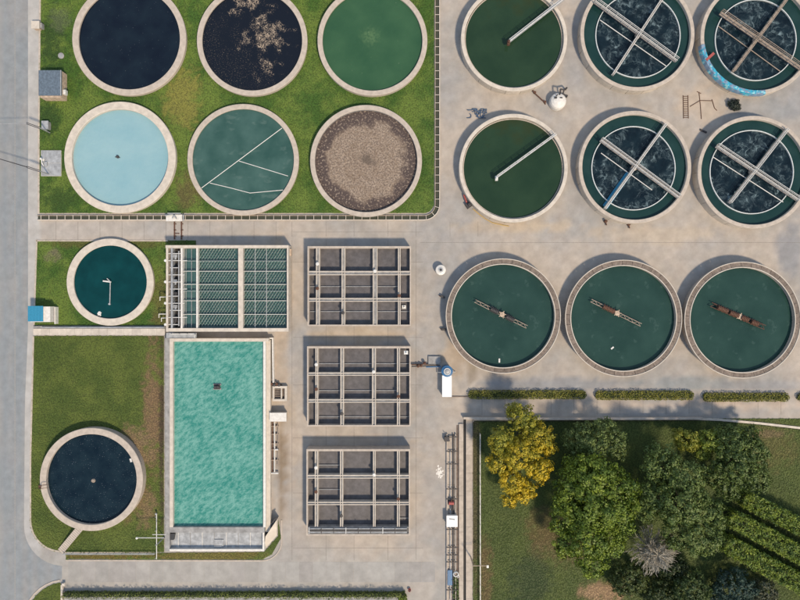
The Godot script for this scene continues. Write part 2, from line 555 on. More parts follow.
func lawn_col(x: float, z: float) -> Color:
	var u := x / S + 400.0
	var v := z / S + 300.0
	var n := fbm(x, z, 0.12, 1.0)
	var n2 := fbm(x, z, 0.6, 2.0)
	var c := Color(0.05, 0.118, 0.014).lerp(Color(0.13, 0.2, 0.034), clampf(0.45 + n * 1.3 + n2 * 0.45, 0.0, 1.0))
	if v > 330.0:
		c = c.lerp(Color(0.095, 0.1, 0.022), 0.45)
	if u > 460.0:
		c = c.lerp(Color(0.05, 0.075, 0.018), 0.5)
	for d in DRY:
		var e := pow((u - d[0]) / d[2], 2.0) + pow((v - d[1]) / d[3], 2.0)
		if e < 2.6:
			var k := step_(1.25, 0.1, e + n2 * 0.9 + n * 0.7)
			c = c.lerp(d[4], k * d[5])
	return c

var WET := [
	[560, 384, 95, 7, Color(0.24, 0.255, 0.28), 0.8], [690, 383, 60, 8, Color(0.22, 0.25, 0.27), 0.7], [760, 385, 50, 7, Color(0.25, 0.26, 0.28), 0.7], [790, 60, 40, 60, Color(0.27, 0.28, 0.3), 0.6],
	[780, 110, 60, 14, Color(0.26, 0.28, 0.3), 0.6], [575, 55, 14, 40, Color(0.28, 0.29, 0.31), 0.6], [790, 250, 14, 30, Color(0.24, 0.25, 0.27), 0.8], [520, 410, 60, 6, Color(0.4, 0.34, 0.29), 0.5],
	[700, 405, 120, 6, Color(0.5, 0.41, 0.34), 0.8], [700, 104, 26, 18, Color(0.46, 0.385, 0.31), 0.9], [280, 340, 10, 120, Color(0.43, 0.345, 0.26), 0.7], [290, 438, 9, 60, Color(0.42, 0.35, 0.28), 0.6],
	[360, 336, 70, 7, Color(0.45, 0.37, 0.28), 0.8], [360, 440, 60, 5, Color(0.43, 0.36, 0.29), 0.7], [455, 355, 16, 26, Color(0.42, 0.33, 0.24), 0.7], [425, 575, 18, 40, Color(0.42, 0.38, 0.34), 0.7],
	[520, 226, 70, 7, Color(0.47, 0.39, 0.3), 0.8], [650, 235, 70, 10, Color(0.46, 0.39, 0.31), 0.7], [110, 230, 120, 9, Color(0.4, 0.38, 0.36), 0.5], [282, 472, 5, 50, Color(0.22, 0.16, 0.1), 0.8], [471, 372, 5, 16, Color(0.26, 0.22, 0.17), 0.8], [250, 555, 90, 20, Color(0.35, 0.33, 0.31), 0.5]]

func yard_col(x: float, z: float) -> Color:
	var u := x / S + 400.0
	var v := z / S + 300.0
	var n := fbm(x, z, 0.045, 3.0)
	var n2 := fbm(x, z, 0.25, 4.0)
	var c := Color(0.43, 0.38, 0.33).lerp(Color(0.325, 0.315, 0.305), clampf(0.4 + n * 1.1 + n2 * 0.45, 0.0, 1.0))
	if u < 42.0:
		c = c.lerp(Color(0.42, 0.42, 0.415), 0.85)
	if v > 545.0:
		c = c.lerp(Color(0.36, 0.35, 0.33), 0.6 * step_(545.0, 565.0, v + n2 * 14.0))
	for d in WET:
		var e := pow((u - d[0]) / d[2], 2.0) + pow((v - d[1]) / d[3], 2.0)
		if e < 2.6:
			c = c.lerp(d[4], step_(1.3, 0.2, e + n2 * 0.9 + n * 0.5) * d[5])
	var f := 1.0 + n2 * 0.1 + 0.06 * fbm(x, z, 1.1, 5.0)
	return Color(c.r * f, c.g * f, c.b * f)

func road_col(x: float, z: float) -> Color:
	var u := x / S + 400.0
	var n := fbm(x * 1.0, z * 0.12, 0.5, 6.0)
	var n2 := fbm(x, z, 0.08, 7.0)
	var track := 0.5 + 0.5 * sin((u + 3.0) / 12.0 * TAU)
	var c := Color(0.235, 0.262, 0.285).lerp(Color(0.29, 0.29, 0.29), clampf(track * 0.6 + n * 0.6 + n2 * 0.5, 0.0, 1.0))
	return c

func grass_field(poly: PackedVector2Array, label: String, per: float) -> void:
	var lo := poly[0]; var hi := poly[0]
	for p in poly:
		lo = lo.min(p); hi = hi.max(p)
	lo = lo.max(Vector2(-90, -70)); hi = hi.min(Vector2(90, 70))
	var k := int((hi.x - lo.x) * (hi.y - lo.y) * per)
	var at_: Array[Transform3D] = []
	var cols := PackedColorArray()
	for i in k:
		var p := Vector2(rng.randf_range(lo.x, hi.x), rng.randf_range(lo.y, hi.y))
		var ok := Geometry2D.is_point_in_polygon(p, poly)
		if ok:
			for r in rounds:
				if Vector2(r[0], r[1]).distance_squared_to(p) < r[2] * r[2]:
					ok = false
					break
		if not ok:
			continue
		var c := lawn_col(p.x, p.y)
		var f := rng.randf_range(0.88, 1.22)
		if c.r > c.g and rng.randf() < 0.55:
			continue
		var s := rng.randf_range(0.5, 1.0)
		at_.append(Transform3D(Basis(Vector3.UP, rng.randf() * TAU).scaled(Vector3(s, s * rng.randf_range(0.6, 1.2), s)), Vector3(p.x, 0.05, p.y)))
		cols.append(Color(c.r * f, c.g * f, c.b * f * 0.9))
	var g := Geo.new()
	for b in 9:
		var a := b * 2.4
		var d := Vector3(cos(a), 0, sin(a))
		var s := d.cross(Vector3.UP) * 0.035
		var r := d * 0.07
		var tip := d * (0.16 + 0.012 * b) + Vector3.UP * (0.17 - 0.008 * b)
		g.tri(r * 0.4 - s, r * 0.4 + s, tip, Vector3.UP, Vector3.UP, Vector3.UP)
	var mm := MultiMesh.new()
	mm.transform_format = MultiMesh.TRANSFORM_3D
	mm.use_colors = true
	mm.mesh = g.mesh()
	mm.instance_count = at_.size()
	for i in at_.size():
		mm.set_instance_transform(i, at_[i])
		mm.set_instance_color(i, cols[i])
	var o := MultiMeshInstance3D.new()
	o.multimesh = mm
	o.material_override = M.blade
	o.name = numbered("grass")
	add_child(o)
	o.set_meta("kind", "stuff")
	o.set_meta("label", label)
	o.set_meta("category", "grass")

func blk(g: Geo, u0: float, v0: float, u1: float, v1: float, y0: float, h: float) -> void:
	var a := at(u0, v0, h); var b := at(u1, v1, h)
	g.box(Vector3((a.x + b.x) * 0.5, (y0 + h) * 0.5, (a.z + b.z) * 0.5), Vector3(absf(b.x - a.x), h - y0, absf(b.z - a.z)))

func _ready() -> void:
	rng.seed = 4711
	var cam := Camera3D.new()
	cam.position = Vector3(0, H, 0)
	cam.rotation_degrees = Vector3(-90, 0, 0)
	cam.fov = 53.13
	cam.far = 3000.0
	cam.current = true
	add_child(cam)
	var env := Environment.new()
	env.background_mode = Environment.BG_SKY
	var sky := Sky.new()
	var sm := ProceduralSkyMaterial.new()
	sm.sky_top_color = Color(0.66, 0.74, 0.85)
	sm.sky_horizon_color = Color(0.9, 0.91, 0.92)
	sm.ground_horizon_color = Color(0.6, 0.6, 0.58)
	sm.ground_bottom_color = Color(0.35, 0.35, 0.33)
	sm.sky_curve = 0.2
	sky.sky_material = sm
	env.sky = sky
	env.background_energy_multiplier = 1.0
	env.tonemap_mode = Environment.TONE_MAPPER_LINEAR
	env.tonemap_exposure = 1.06
	env.sdfgi_enabled = true
	env.ssao_enabled = true
	env.ssil_enabled = true
	var we := WorldEnvironment.new()
	we.environment = env
	add_child(we)
	var sun := DirectionalLight3D.new()
	sun.light_energy = 1.3
	sun.light_color = Color(1.0, 0.915, 0.8)
	sun.light_angular_distance = 6.0
	sun.shadow_enabled = true
	add_child(sun)
	sun.look_at_from_position(Vector3.ZERO, Vector3(-0.55, -1.3, -0.835), Vector3.UP)
	make_materials()
	make_ground()
	make_lawn_tanks()
	make_yard_tanks()
	make_filters()
	make_settler()
	make_pool()
	make_boundaries()
	make_trees()
	make_small_things()
	for l in lawns:
		grass_field(l[0], l[1], l[2])

# ---------------------------------------------------------------- the ground
func make_ground() -> void:
	var g := Geo.new()
	g.face([Vector3(-1200, -0.06, -1200), Vector3(1200, -0.06, -1200), Vector3(1200, -0.06, 1200), Vector3(-1200, -0.06, 1200)], Vector3.UP)
	struct("ground", g, M.earth)
	struct("yard", sheet(pl([20, -40, 860, -40, 860, 420, 474, 420, 474, 650, 20, 650]), 0.0, 0.9, yard_col), M.yard)
	# the road: asphalt, then a paler footway along it
	var edge := [28, -80, 28, 330, 25, 400, 24, 520] + arc_pts(64, 526, 40, 180, 105, 8) + [62, 566, 62, 578] + arc_pts(66, 622, 42, -98, -178, 8) + [22, 660, -60, 660, -60, -80]
	struct("road", sheet(pl(edge), 0.006, 1.0, road_col), M.asphalt)
	var line := Geo.new()
	line.box(Vector3(-77.0, 0.012, 0), Vector3(0.16, 0.004, 160))
	struct("lane_marking", line, M.lane_paint)
	# concrete slabs of the side road
	var sd := thing_struct("side_road")
	for i in 27:
		var u0 := 68.0 + i * 13.6
		var top := 560.5 if u0 < 262 else 562.0
		var s := Geo.new()
		var f := rng.randf_range(0.9, 1.06)
		s.col = Color(0.36 * f, 0.35 * f, 0.335 * f)
		blk(s, u0 + 0.14, top, u0 + 13.46, 582.2, 0.0, 0.012)
		put("slab", s, M.yard, sd)
	# sealed joints of the yard's concrete bays
	var jn := Geo.new()
	for i in 12:
		var uu := 292.0 + i * 31.0 + (3.0 if i % 2 else 0.0)
		if uu < 500:
			jn.box(Vector3((uu - 400) * S, 0.004, (229.0 - 300) * S), Vector3(0.05, 0.004, 3.0))
		if uu < 440:
			jn.box(Vector3((uu - 400) * S, 0.004, (400.0 - 300) * S), Vector3(0.05, 0.004, 64.0))
	for v in [232.0, 262.0, 337.5, 385.0, 438.0, 493.0, 548.0]:
		jn.box(Vector3((358.0 - 400) * S, 0.004, (v - 300) * S), Vector3(26.0, 0.004, 0.05))
	jn.box(Vector3((640.0 - 400) * S, 0.004, (242.5 - 300) * S), Vector3(88.0, 0.004, 0.05))
	for i in 16:
		jn.box(Vector3((482.0 + i * 23.0 - 400) * S, 0.004, (406.5 - 300) * S), Vector3(0.05, 0.004, 3.2))
	for i in 11:
		jn.box(Vector3((56.0 + i * 22.0 - 400) * S, 0.004, (230.5 - 300) * S), Vector3(0.05, 0.004, 3.6))
	struct("expansion_joint", jn, M.joint_seal)
	# lawns
	lawns = [
		[pl([41, -40, 434, -40, 434, 203] + arc_pts(424, 203, 10, 0, 90, 6) + [39, 213, 39, 120]), "short green lawn around the six upper left tanks", 26.0],
		[pl([37, 240.5, 196, 240.5, 196, 246, 166, 246, 166, 325.5, 34, 325.5]), "patchy lawn around the small dark teal tank", 26.0],
		[pl([33.5, 336, 164, 336, 164, 552, 66, 552] + arc_pts(62, 520, 32, 90, 180, 10) + [30.5, 520]), "olive lawn with brown strip beside the turquoise basin", 26.0],
		[pl([66, 553.5, 264, 552, 278, 536, 278.5, 520, 281, 538, 272, 554, 262, 559.5, 66, 559]), "narrow straw coloured verge below the turquoise basin", 26.0],
		[pl([473, 422, 700, 421, 720, 421.5, 760, 425, 800, 430, 920, 436, 920, 720, 473, 720]), "park grass with bare tan patches under the trees", 17.0],
		[pl([690, 418.5, 920, 418.5, 920, 432, 800, 426, 760, 421.4, 730, 419]), "strip of grass between the lane and the curved white kerb", 22.0],
		[pl([37, 622] + arc_pts(66, 622, 40, 180, 262, 8) + [63, 590, 62, 622]), "rounded corner of grass by the road junction", 26.0]]
	for l in lawns:
		struct("lawn", sheet(l[0], 0.045, 0.5, lawn_col), M.turf)
	# kerbs
	for k in [[[40, -60, 38.2, 120, 38, 214], 0.0, 0.35], [[36.3, 239.5, 33.4, 326], 0.0, 0.3], [[36, 240, 168, 240], -0.3, 0.0], [[33, 336, 30, 460, 30, 520] + arc_pts(62, 520, 32, 180, 90, 10) + [66, 552.6], 0.0, 0.3],
			[[66, 559.6, 262, 560] + arc_pts(262, 541, 19, 90, 0, 8) + [281, 520], 0.0, -0.25], [arc_pts(66, 622, 41.5, 180, 262, 8), 0.0, 0.3]]:
		var e := Geo.new()
		e.ribbon(pl(k[0]), k[1], k[2], 0.0, 0.12, 0.02)
		struct("kerb", e, M.concrete)
	var w := Geo.new()
	w.ribbon(pl([474, 419.4, 690, 418.6, 720, 419.8, 760, 423.4, 800, 428, 920, 437]), -0.2, 0.25, -0.05, 0.14, 0.02)
	struct("path_kerb", w, M.pale_concrete)

func thing_struct(called: String) -> Node3D:
	var o := Node3D.new()
	o.name = called
	add_child(o)
	o.set_meta("kind", "structure")
	return o

# ---------------------------------------------------------------- round tanks on the grass
func speck(x: float, y: float, f: float, sd: float, cut: float) -> float:
	return step_(cut, cut + 0.12, noise_b.get_noise_2d(x * f + sd, y * f - sd))

func make_lawn_tanks() -> void:
	var group := "round tanks on the lawns"
	var navy := func(x, y):
		var c := Color(0.004, 0.008, 0.017).lerp(Color(0.007, 0.014, 0.024), 0.5 + fbm(x, y, 2.0, 1.0))
		return c.lerp(Color(0.4, 0.42, 0.42), 0.8 * speck(x, y, 46.0, 3.0, 0.74))
	var scum := func(x, y):
		var c := Color(0.006, 0.009, 0.016)
		var blob := maxf(0.62 - Vector2((x - 0.25) * 1.1, (y + 0.15) * 1.2).length(), maxf(0.45 - Vector2(x + 0.05, (y + 0.75) * 1.3).length(), 0.3 - Vector2(x - 0.22, (y - 0.55) * 1.2).length()))
		var band := step_(0.0, 0.55, blob * 1.3 + fbm(x, y, 2.6, 2.0) * 0.75)
		var grit := step_(0.0, 0.42, fbm(x, y, 26.0, 3.0) + band * 0.6 - 0.3)
		var fine := step_(0.3, 0.55, fbm(x, y, 34.0, 9.0)) * step_(-0.3, 0.5, -x * 0.7 + y * 0.6 + fbm(x, y, 3.0, 4.0) - 0.1) * 0.6
		return c.lerp(Color(0.34, 0.275, 0.21), clampf(maxf(grit * band * (0.55 + 0.9 * fbm(x, y, 7.0, 17.0)), fine * 0.5), 0.0, 1.0))
	var green := func(x, y):
		var c := Color(0.026, 0.078, 0.04).lerp(Color(0.036, 0.095, 0.048), 0.5 + fbm(x, y, 1.3, 5.0))
		var r := Vector2(x + 0.04, y + 0.1).length() + fbm(x, y, 11.0, 6.0) * 0.07
		return c.lerp(Color(0.085, 0.16, 0.075), 0.75 * step_(0.26, 0.02, r) * clampf(0.75 + 1.2 * fbm(x, y, 14.0, 19.0), 0.0, 1.0)).lerp(Color(0.5, 0.55, 0.4), speck(x, y, 30.0, 8.0, 0.82))
	var sky_blue := func(x, y):
		return Color(0.2, 0.355, 0.41).lerp(Color(0.235, 0.385, 0.43), 0.5 + fbm(x, y, 1.0, 7.0) + 0.2 * fbm(x * 0.4, y, 9.0, 7.5))
	var teal := func(x, y):
		var c := Color(0.03, 0.078, 0.07).lerp(Color(0.05, 0.108, 0.098), 0.5 + 1.1 * fbm(x, y, 1.6, 8.0))
		return c.lerp(Color(0.11, 0.17, 0.155), 0.35 * step_(0.25, 0.6, fbm(x * 0.6, y, 4.0, 9.0)))
	var crust := func(x, y):
		var r := Vector2(x, y).length() + fbm(x, y, 2.2, 10.0) * 0.16
		var f := fbm(x, y, 18.0, 11.0)
		var sw := fbm(cos(Vector2(x, y).angle()) * 1.5, r * 6.0, 1.0, 18.0)
		var c := Color(0.19, 0.145, 0.11).lerp(Color(0.31, 0.25, 0.2), 0.5 + f * 0.9 + sw * 0.7)
		c = c.lerp(Color(0.11, 0.088, 0.075), 0.8 * step_(0.05, 0.5, fbm(x, y, 26.0, 12.0) + 0.1 + sw * 0.2))
		c = c.lerp(Color(0.075, 0.058, 0.055), step_(0.7, 0.84, r) * step_(-0.3, 0.15, 0.25 - f))
		return c.lerp(Color(0.08, 0.065, 0.055), 0.7 * step_(0.16, 0.03, r))
	var deep := func(x, y):
		return Color(0.001, 0.03, 0.034).lerp(Color(0.002, 0.042, 0.047), 0.5 + fbm(x, y, 1.5, 13.0))
	var night := func(x, y):
		var c := Color(0.003, 0.011, 0.02).lerp(Color(0.008, 0.02, 0.03), 0.5 + fbm(x, y, 2.5, 14.0))
		var r := Vector2(x, y).length()
		return c.lerp(Color(0.28, 0.3, 0.33), 0.7 * speck(x, y, 34.0, 15.0, 0.6) * step_(-0.35, 0.4, fbm(x, y, 3.0, 16.0) + r * 0.5 - 0.15))
	var T := tank({name = "settling_tank", label = "navy tank with a few white specks, next to the slate roofed hut", u = 129, v = 38.5, r = 57, h = 1.0, rim = 1.25, drop = 0.45, water = water_mat("navy_water", paint(384, 384, navy)), group = group, wall = M.concrete})
	T = tank({name = "settling_tank", label = "dark tank with tan scum drifting across its water", u = 252, v = 40.3, r = 55.3, h = 1.1, rim = 1.05, drop = 0.45, water = water_mat("scum_water", paint(512, 512, scum), 0.35), group = group, wall = M.concrete})
	T = tank({name = "settling_tank", label = "green tank with a pale bloom at its centre, in the lawn corner", u = 372.4, v = 40.5, r = 55, h = 1.3, rim = 1.0, drop = 0.5, water = water_mat("green_water", paint(384, 384, green)), group = group, wall = M.concrete})
	T = tank({name = "settling_tank", label = "pale sky blue tank with a wide cream rim", u = 119.8, v = 157.3, r = 55.8, h = 1.2, rim = 1.5, drop = 0.7, water = water_mat("sky_blue_water", paint(256, 256, sky_blue), 0.2), group = group})
	var g := Geo.new()
	g.lathe(loc(T, 118, 157, 0.45), [Vector2(0.0, 0.5), Vector2(0.22, 0.45), Vector2(0.3, 0.2), Vector2(0.3, 0.0)], 12)
	g.bar(loc(T, 115, 157, 0.6), loc(T, 120, 157.6, 0.6), 0.1, 0.1)
	put("mixer_float", g, M.dark_steel, T)
	T = tank({name = "settling_tank", label = "teal tank crossed by thin white pipes", u = 243, v = 159.6, r = 55.8, h = 1.1, rim = 1.0, drop = 0.4, water = water_mat("teal_water", paint(384, 384, teal)), group = group, wall = M.concrete})
	for p in [[282, 128, 201.5, 188], [239, 161, 288, 176], [210, 183, 231, 188, 250, 193, 283, 190]]:
		g = Geo.new()
		for i in range(0, p.size() - 2, 2):
			g.tube(loc(T, p[i], p[i + 1], 0.74), loc(T, p[i + 2], p[i + 3], 0.74), 0.075, 0.075, 8)
		put("pipe", g, M.white_metal, T)
	T = tank({name = "sludge_tank", label = "tank filled with dry brown sludge crust", u = 366, v = 160.8, r = 56, h = 1.5, rim = 0.95, drop = 0.8, water = water_mat("sludge_crust", paint(512, 512, crust), 0.9), group = group, wall = M.grey_concrete, coping = M.concrete})
	M.sludge_crust.normal_scale = 1.0
	T = tank({name = "settling_tank", label = "small deep teal tank with cream rim and white centre sprayer", u = 110, v = 282, r = 43.6, h = 0.9, rim = 1.4, drop = 0.4, water = water_mat("deep_water", paint(256, 256, deep)), group = group})
	g = Geo.new()
	g.tube(loc(T, 110, 282, 0.4), loc(T, 110, 282, 1.5), 0.16, 0.12, 10)
	g.bar(loc(T, 103, 281, 0.9), loc(T, 111, 282, 0.9), 0.28, 0.16)
	g.bar(loc(T, 107, 278.5, 0.9), loc(T, 111, 282, 0.9), 0.12, 0.12)
	put("sprayer", g, M.white_metal, T)
	g = Geo.new()
	g.tube(loc(T, 110.3, 282, 0.62), loc(T, 109.8, 304, 0.62), 0.11, 0.11, 8)
	g.lathe(loc(T, 109.8, 304, 0.5), [Vector2(0, 0.3), Vector2(0.2, 0.25), Vector2(0.22, 0.0)], 10)
	put("feed_pipe", g, M.galvanised, T)
	g = Geo.new()
	for i in 9:
		g.lathe(loc(T, 99.5 + rng.randf_range(-1.6, 1.6), 314 + rng.randf_range(-2, 1.6), 0.49), [Vector2(0, 0.16), Vector2(0.14, 0.1), Vector2(0.2, 0.0)], 8)
	put("float_cluster", g, M.white_metal, T)
	T = tank({name = "settling_tank", label = "dark speckled tank joined to the path by a short footbridge", u = 91.2, v = 479.5, r = 51.6, h = 1.9, rim = 1.25, drop = 0.75, water = water_mat("night_water", paint(512, 512, night)), group = group, wall = M.concrete, coping = M.concrete})
	g = Geo.new()
	g.lathe(loc(T, 93.5, 480.5, 1.1), [Vector2(0, 0.35), Vector2(0.3, 0.3), Vector2(0.42, 0.05), Vector2(0.3, 0.0)], 12)
	put("centre_float", g, M.old_concrete, T)
	g = Geo.new()
	g.bar(loc(T, 130.5, 458.5, 1.2), loc(T, 131.5, 462, 1.2), 0.4, 0.15)
	put("skimmer", g, M.white_metal, T)
	g = Geo.new()
	for s in [-1.0, 1.0]:
		g.bar(loc(T, 38.5, 487 + s * 1.6, 0.1), loc(T, 41, 487 + s * 1.6, 2.6), 0.08, 0.08)
		g.bar(loc(T, 41, 487 + s * 1.6, 2.6), loc(T, 48, 486 + s * 1.6, 2.5), 0.08, 0.08)
	for i in 8:
		g.bar(loc(T, 38.8 + i * 0.3, 485.4, 0.3 + i * 0.28), loc(T, 38.8 + i * 0.3, 488.6, 0.3 + i * 0.28), 0.06, 0.06)
	put("ladder", g, M.rust, T)
	# the footbridge down to the path
	T = thing("footbridge", "sloping plank footbridge from the dark speckled tank to the path", "footbridge", at(64, 548))
	var a := at(80.5, 527.5, 1.75) - T.position
	var b := at(60.5, 551.5, 0.25) - T.position
	g = Geo.new()
	var d := (b - a).normalized()
	var sd := d.cross(Vector3.UP).normalized()
	for s in [-1.0, 1.0]:
		g.bar(a + sd * s * 0.5 - Vector3.UP * 0.15, b + sd * s * 0.5 - Vector3.UP * 0.15, 0.12, 0.2)
	put("beam", g, M.dark_steel, T)
	var pm := Geo.new()
	var l := a.distance_to(b)
	pm.box(Vector3.ZERO, Vector3(l / 16.0 - 0.05, 0.06, 1.35))
	var mesh := pm.mesh()
	for i in 16:
		var o := put("plank", mesh, M.concrete, T)
		o.position = a.lerp(b, (i + 0.5) / 16.0)
		o.basis = Basis(d, sd.cross(d), sd)
	for c in [[129, 38.5, 57], [252, 40.3, 55.3], [372.4, 40.5, 55], [119.8, 157.3, 55.8], [243, 159.6, 55.8], [366, 160.8, 56], [110, 282, 43.6], [91.2, 479.5, 51.6]]:
		var q := at(c[0], c[1], 1.2)
		rounds.append([q.x, q.z, c[2] * S * 0.985])

# ---------------------------------------------------------------- round tanks in the yard
func make_yard_tanks() -> void:
	var group := "round clarifiers in the yard"
	var moss := func(x, y):
		return Color(0.014, 0.035, 0.019).lerp(Color(0.02, 0.045, 0.024), 0.5 + fbm(x, y, 1.2, 21.0)).lerp(Color(0.03, 0.036, 0.01), 0.5 * step_(0.0, 0.5, -y - 0.5 + fbm(x, y, 2.0, 22.0) * 0.5))
	var bottle := func(x, y):
		var c := Color(0.016, 0.043, 0.037).lerp(Color(0.023, 0.056, 0.048), 0.5 + fbm(x, y, 1.4, 23.0))
		c = c.lerp(Color(0.055, 0.1, 0.09), 0.4 * step_(0.28, 0.6, fbm(x, y, 3.0, 24.0)) * step_(0.0, 0.3, fbm(x, y, 9.0, 25.0) + 0.2))
		return c
	var ring := func(x, y):
		return Color(0.009, 0.032, 0.032).lerp(Color(0.015, 0.043, 0.042), 0.5 + fbm(x, y, 2.0, 26.0))
	var foam := func(sd):
		return func(x, y):
			var c := Color(0.003, 0.009, 0.015).lerp(Color(0.006, 0.016, 0.024), 0.5 + fbm(x, y, 3.0, 27.0 + sd))
			var wx: float = x + 0.2 * fbm(x, y, 2.2, 28.0 + sd)
			var wy: float = y + 0.2 * fbm(x, y, 2.2, 29.0 + sd)
			var web := noise_c.get_noise_2d(wx * 5.0 + sd * 31.0, wy * 5.0 - sd * 17.0)
			var web2 := noise_c.get_noise_2d(wx * 11.0 - sd * 11.0, wy * 11.0 + sd * 7.0)
			var patch := step_(-0.35, 0.45, fbm(x, y, 2.0, 30.0 + sd) + 0.05)
			var veins := step_(-0.8, -0.99, web) * 0.6 + step_(-0.78, -0.98, web2) * 0.45
			var mist := step_(-0.1, 0.6, fbm(wx, wy, 4.5, 31.0 + sd))
			return c.lerp(Color(0.2, 0.28, 0.31), clampf(veins * patch * (0.35 + mist) * 0.6 + mist * patch * 0.15 + 0.4 * speck(x, y, 40.0, sd, 0.7), 0.0, 0.75))
	var moss_m := water_mat("moss_water", paint(256, 256, moss))
	var bottle_m := water_mat("bottle_water", paint(384, 384, bottle))
	var ring_m := water_mat("ring_water", paint(256, 256, ring))
	# two green tanks with half bridges
	for d in [[514.2, 38.0, 53.2, "green clarifier with half bridge, nearest the top edge", 568, -4, 509, 42], [513.5, 168, 54.4, "green clarifier with half bridge and red pump beside it", 555, 135, 497, 177]]:
		var T := tank({name = "clarifier", label = d[3], u = d[0], v = d[1], r = d[2], h = 2.4, rim = 0.72, drop = 0.75, panels = 22, slabs = 0, water = moss_m, group = group})
		var o := walkway(T, "half_bridge", loc(T, d[4], d[5], 2.65), loc(T, d[6], d[7], 2.65), 0.42, M.galvanised, M.white_metal, true, 0.18)
		var g := Geo.new()
		var e := loc(T, d[6], d[7], 2.5)
		g.lathe(Vector3(e.x, 0.2, e.z), [Vector2(0.3, 0.0), Vector2(0.3, 2.3)], 12)
		put("centre_column", g, M.rust, T)
		g = Geo.new()
		g.box(e + Vector3(-0.2, 0.55, 0.4), Vector3(0.5, 0.7, 0.9))
		g.lathe(e + Vector3(-0.2, 0.9, 0.4), [Vector2(0.22, 0), Vector2(0.22, 0.4), Vector2(0.0, 0.45)], 10)
		put("drive_motor", g, M.rust if d[1] < 100 else M.white_metal, o)
		g = Geo.new()
		g.sector(inner[T] - 0.25, inner[T] - 0.1, 1.35, 1.85, 0, TAU, 96, false)
		put("weir", g, M.concrete, T)
	# four foaming clarifiers with crossed bridges
	var cs := [
		{u = 637.5, v = 33.5, r = 57.2, label = "foaming clarifier with crossed bridges, between the green tank and the blue tarp", a = [595, 2, 676, 61], b = [612, 75.5, 667, -9], p = [600, 20, 666, 66], ru = 637.5, rv = 36, rr = 42.5, m = M.white_metal},
		{u = 757.5, v = 37, r = 57, label = "brown stained foaming clarifier with blue tarpaulin on its wall", a = [720, 13, 801, 69], b = [732, 72, 792, -9], p = [718, 26, 781, 72], ru = 755, rv = 40.5, rr = 40.8, m = M.old_concrete},
		{u = 635, v = 167, r = 56.4, label = "foaming clarifier with a bright blue streak below its bridge crossing", a = [600.5, 140, 678, 197], b = [664.5, 125, 604, 209], p = [601, 153, 652, 190], ru = 633, rv = 168.5, rr = 42, m = M.white_metal},
		{u = 754, v = 172, r = 56.4, label = "foaming clarifier with crossed bridges, right of the blue streaked one", a = [716, 146, 797, 199.5], b = [785.5, 130, 728.5, 203], p = [713, 157, 783, 202], ru = 751, rv = 172.3, rr = 42, m = M.white_metal}]
	for k in 4:
		var d: Dictionary = cs[k]
		var T := tank({name = "clarifier", label = d.label, u = d.u, v = d.v, r = d.r, h = 2.4, rim = 0.75, drop = 0.75, panels = 22, group = group, wall = M.pale_concrete, coping = M.concrete})
		var y := 1.65
		var rc := loc(T, d.ru, d.rv, y)
		var rr: float = d.rr * S * (H - y) / H
		water(T, ring_m, inner[T] + 0.02, y, "outer_water")
		var holder := Node3D.new()
		var g := Geo.new()
		g.sector(rr - 0.16, rr, 0.3, y + 0.28, 0, TAU, 96, false)
		var bf := put("baffle_ring", g, M.baffle_white, T)
		bf.position = Vector3(rc.x, 0, rc.z)
		holder.free()
		g = Geo.new()
		g.disc(rr - 0.14, y + 0.012, 96)
		for p in g.v:
			g.t.append(Vector2(p.x / rr * 0.5 + 0.5, p.z / rr * 0.5 + 0.5))
		var iw := put("foaming_water", g, water_mat("foam_water", paint(448, 448, foam.call(float(k) * 3.0 + 1.0)), 0.2), T)
		iw.position = Vector3(rc.x, 0, rc.z)
		walkway(T, "main_bridge", loc(T, d.a[0], d.a[1], 2.6), loc(T, d.a[2], d.a[3], 2.6), 0.72, d.m if k == 1 else M.grating, d.m, true, 0.2)
		walkway(T, "cross_bridge", loc(T, d.b[0], d.b[1], 2.35), loc(T, d.b[2], d.b[3], 2.35), 0.44, d.m if k == 1 else M.grating, d.m, true, 0.18)
		g = Geo.new()
		g.tube(loc(T, d.p[0], d.p[1], 1.8), loc(T, d.p[2], d.p[3], 1.8), 0.09, 0.09, 8)
		put("scum_pipe", g, d.m, T)
		g = Geo.new()
		g.lathe(Vector3(rc.x, 0.3, rc.z), [Vector2(0.55, 0), Vector2(0.55, 2.05), Vector2(0, 2.05)], 16)
		put("centre_column", g, M.concrete, T)
		if k == 2:
			g = Geo.new()
			g.bar(loc(T, 629, 173, 1.72), loc(T, 605, 207, 1.72), 1.15, 0.06)
			put("blue_trough", g, M.blue_roof, T)
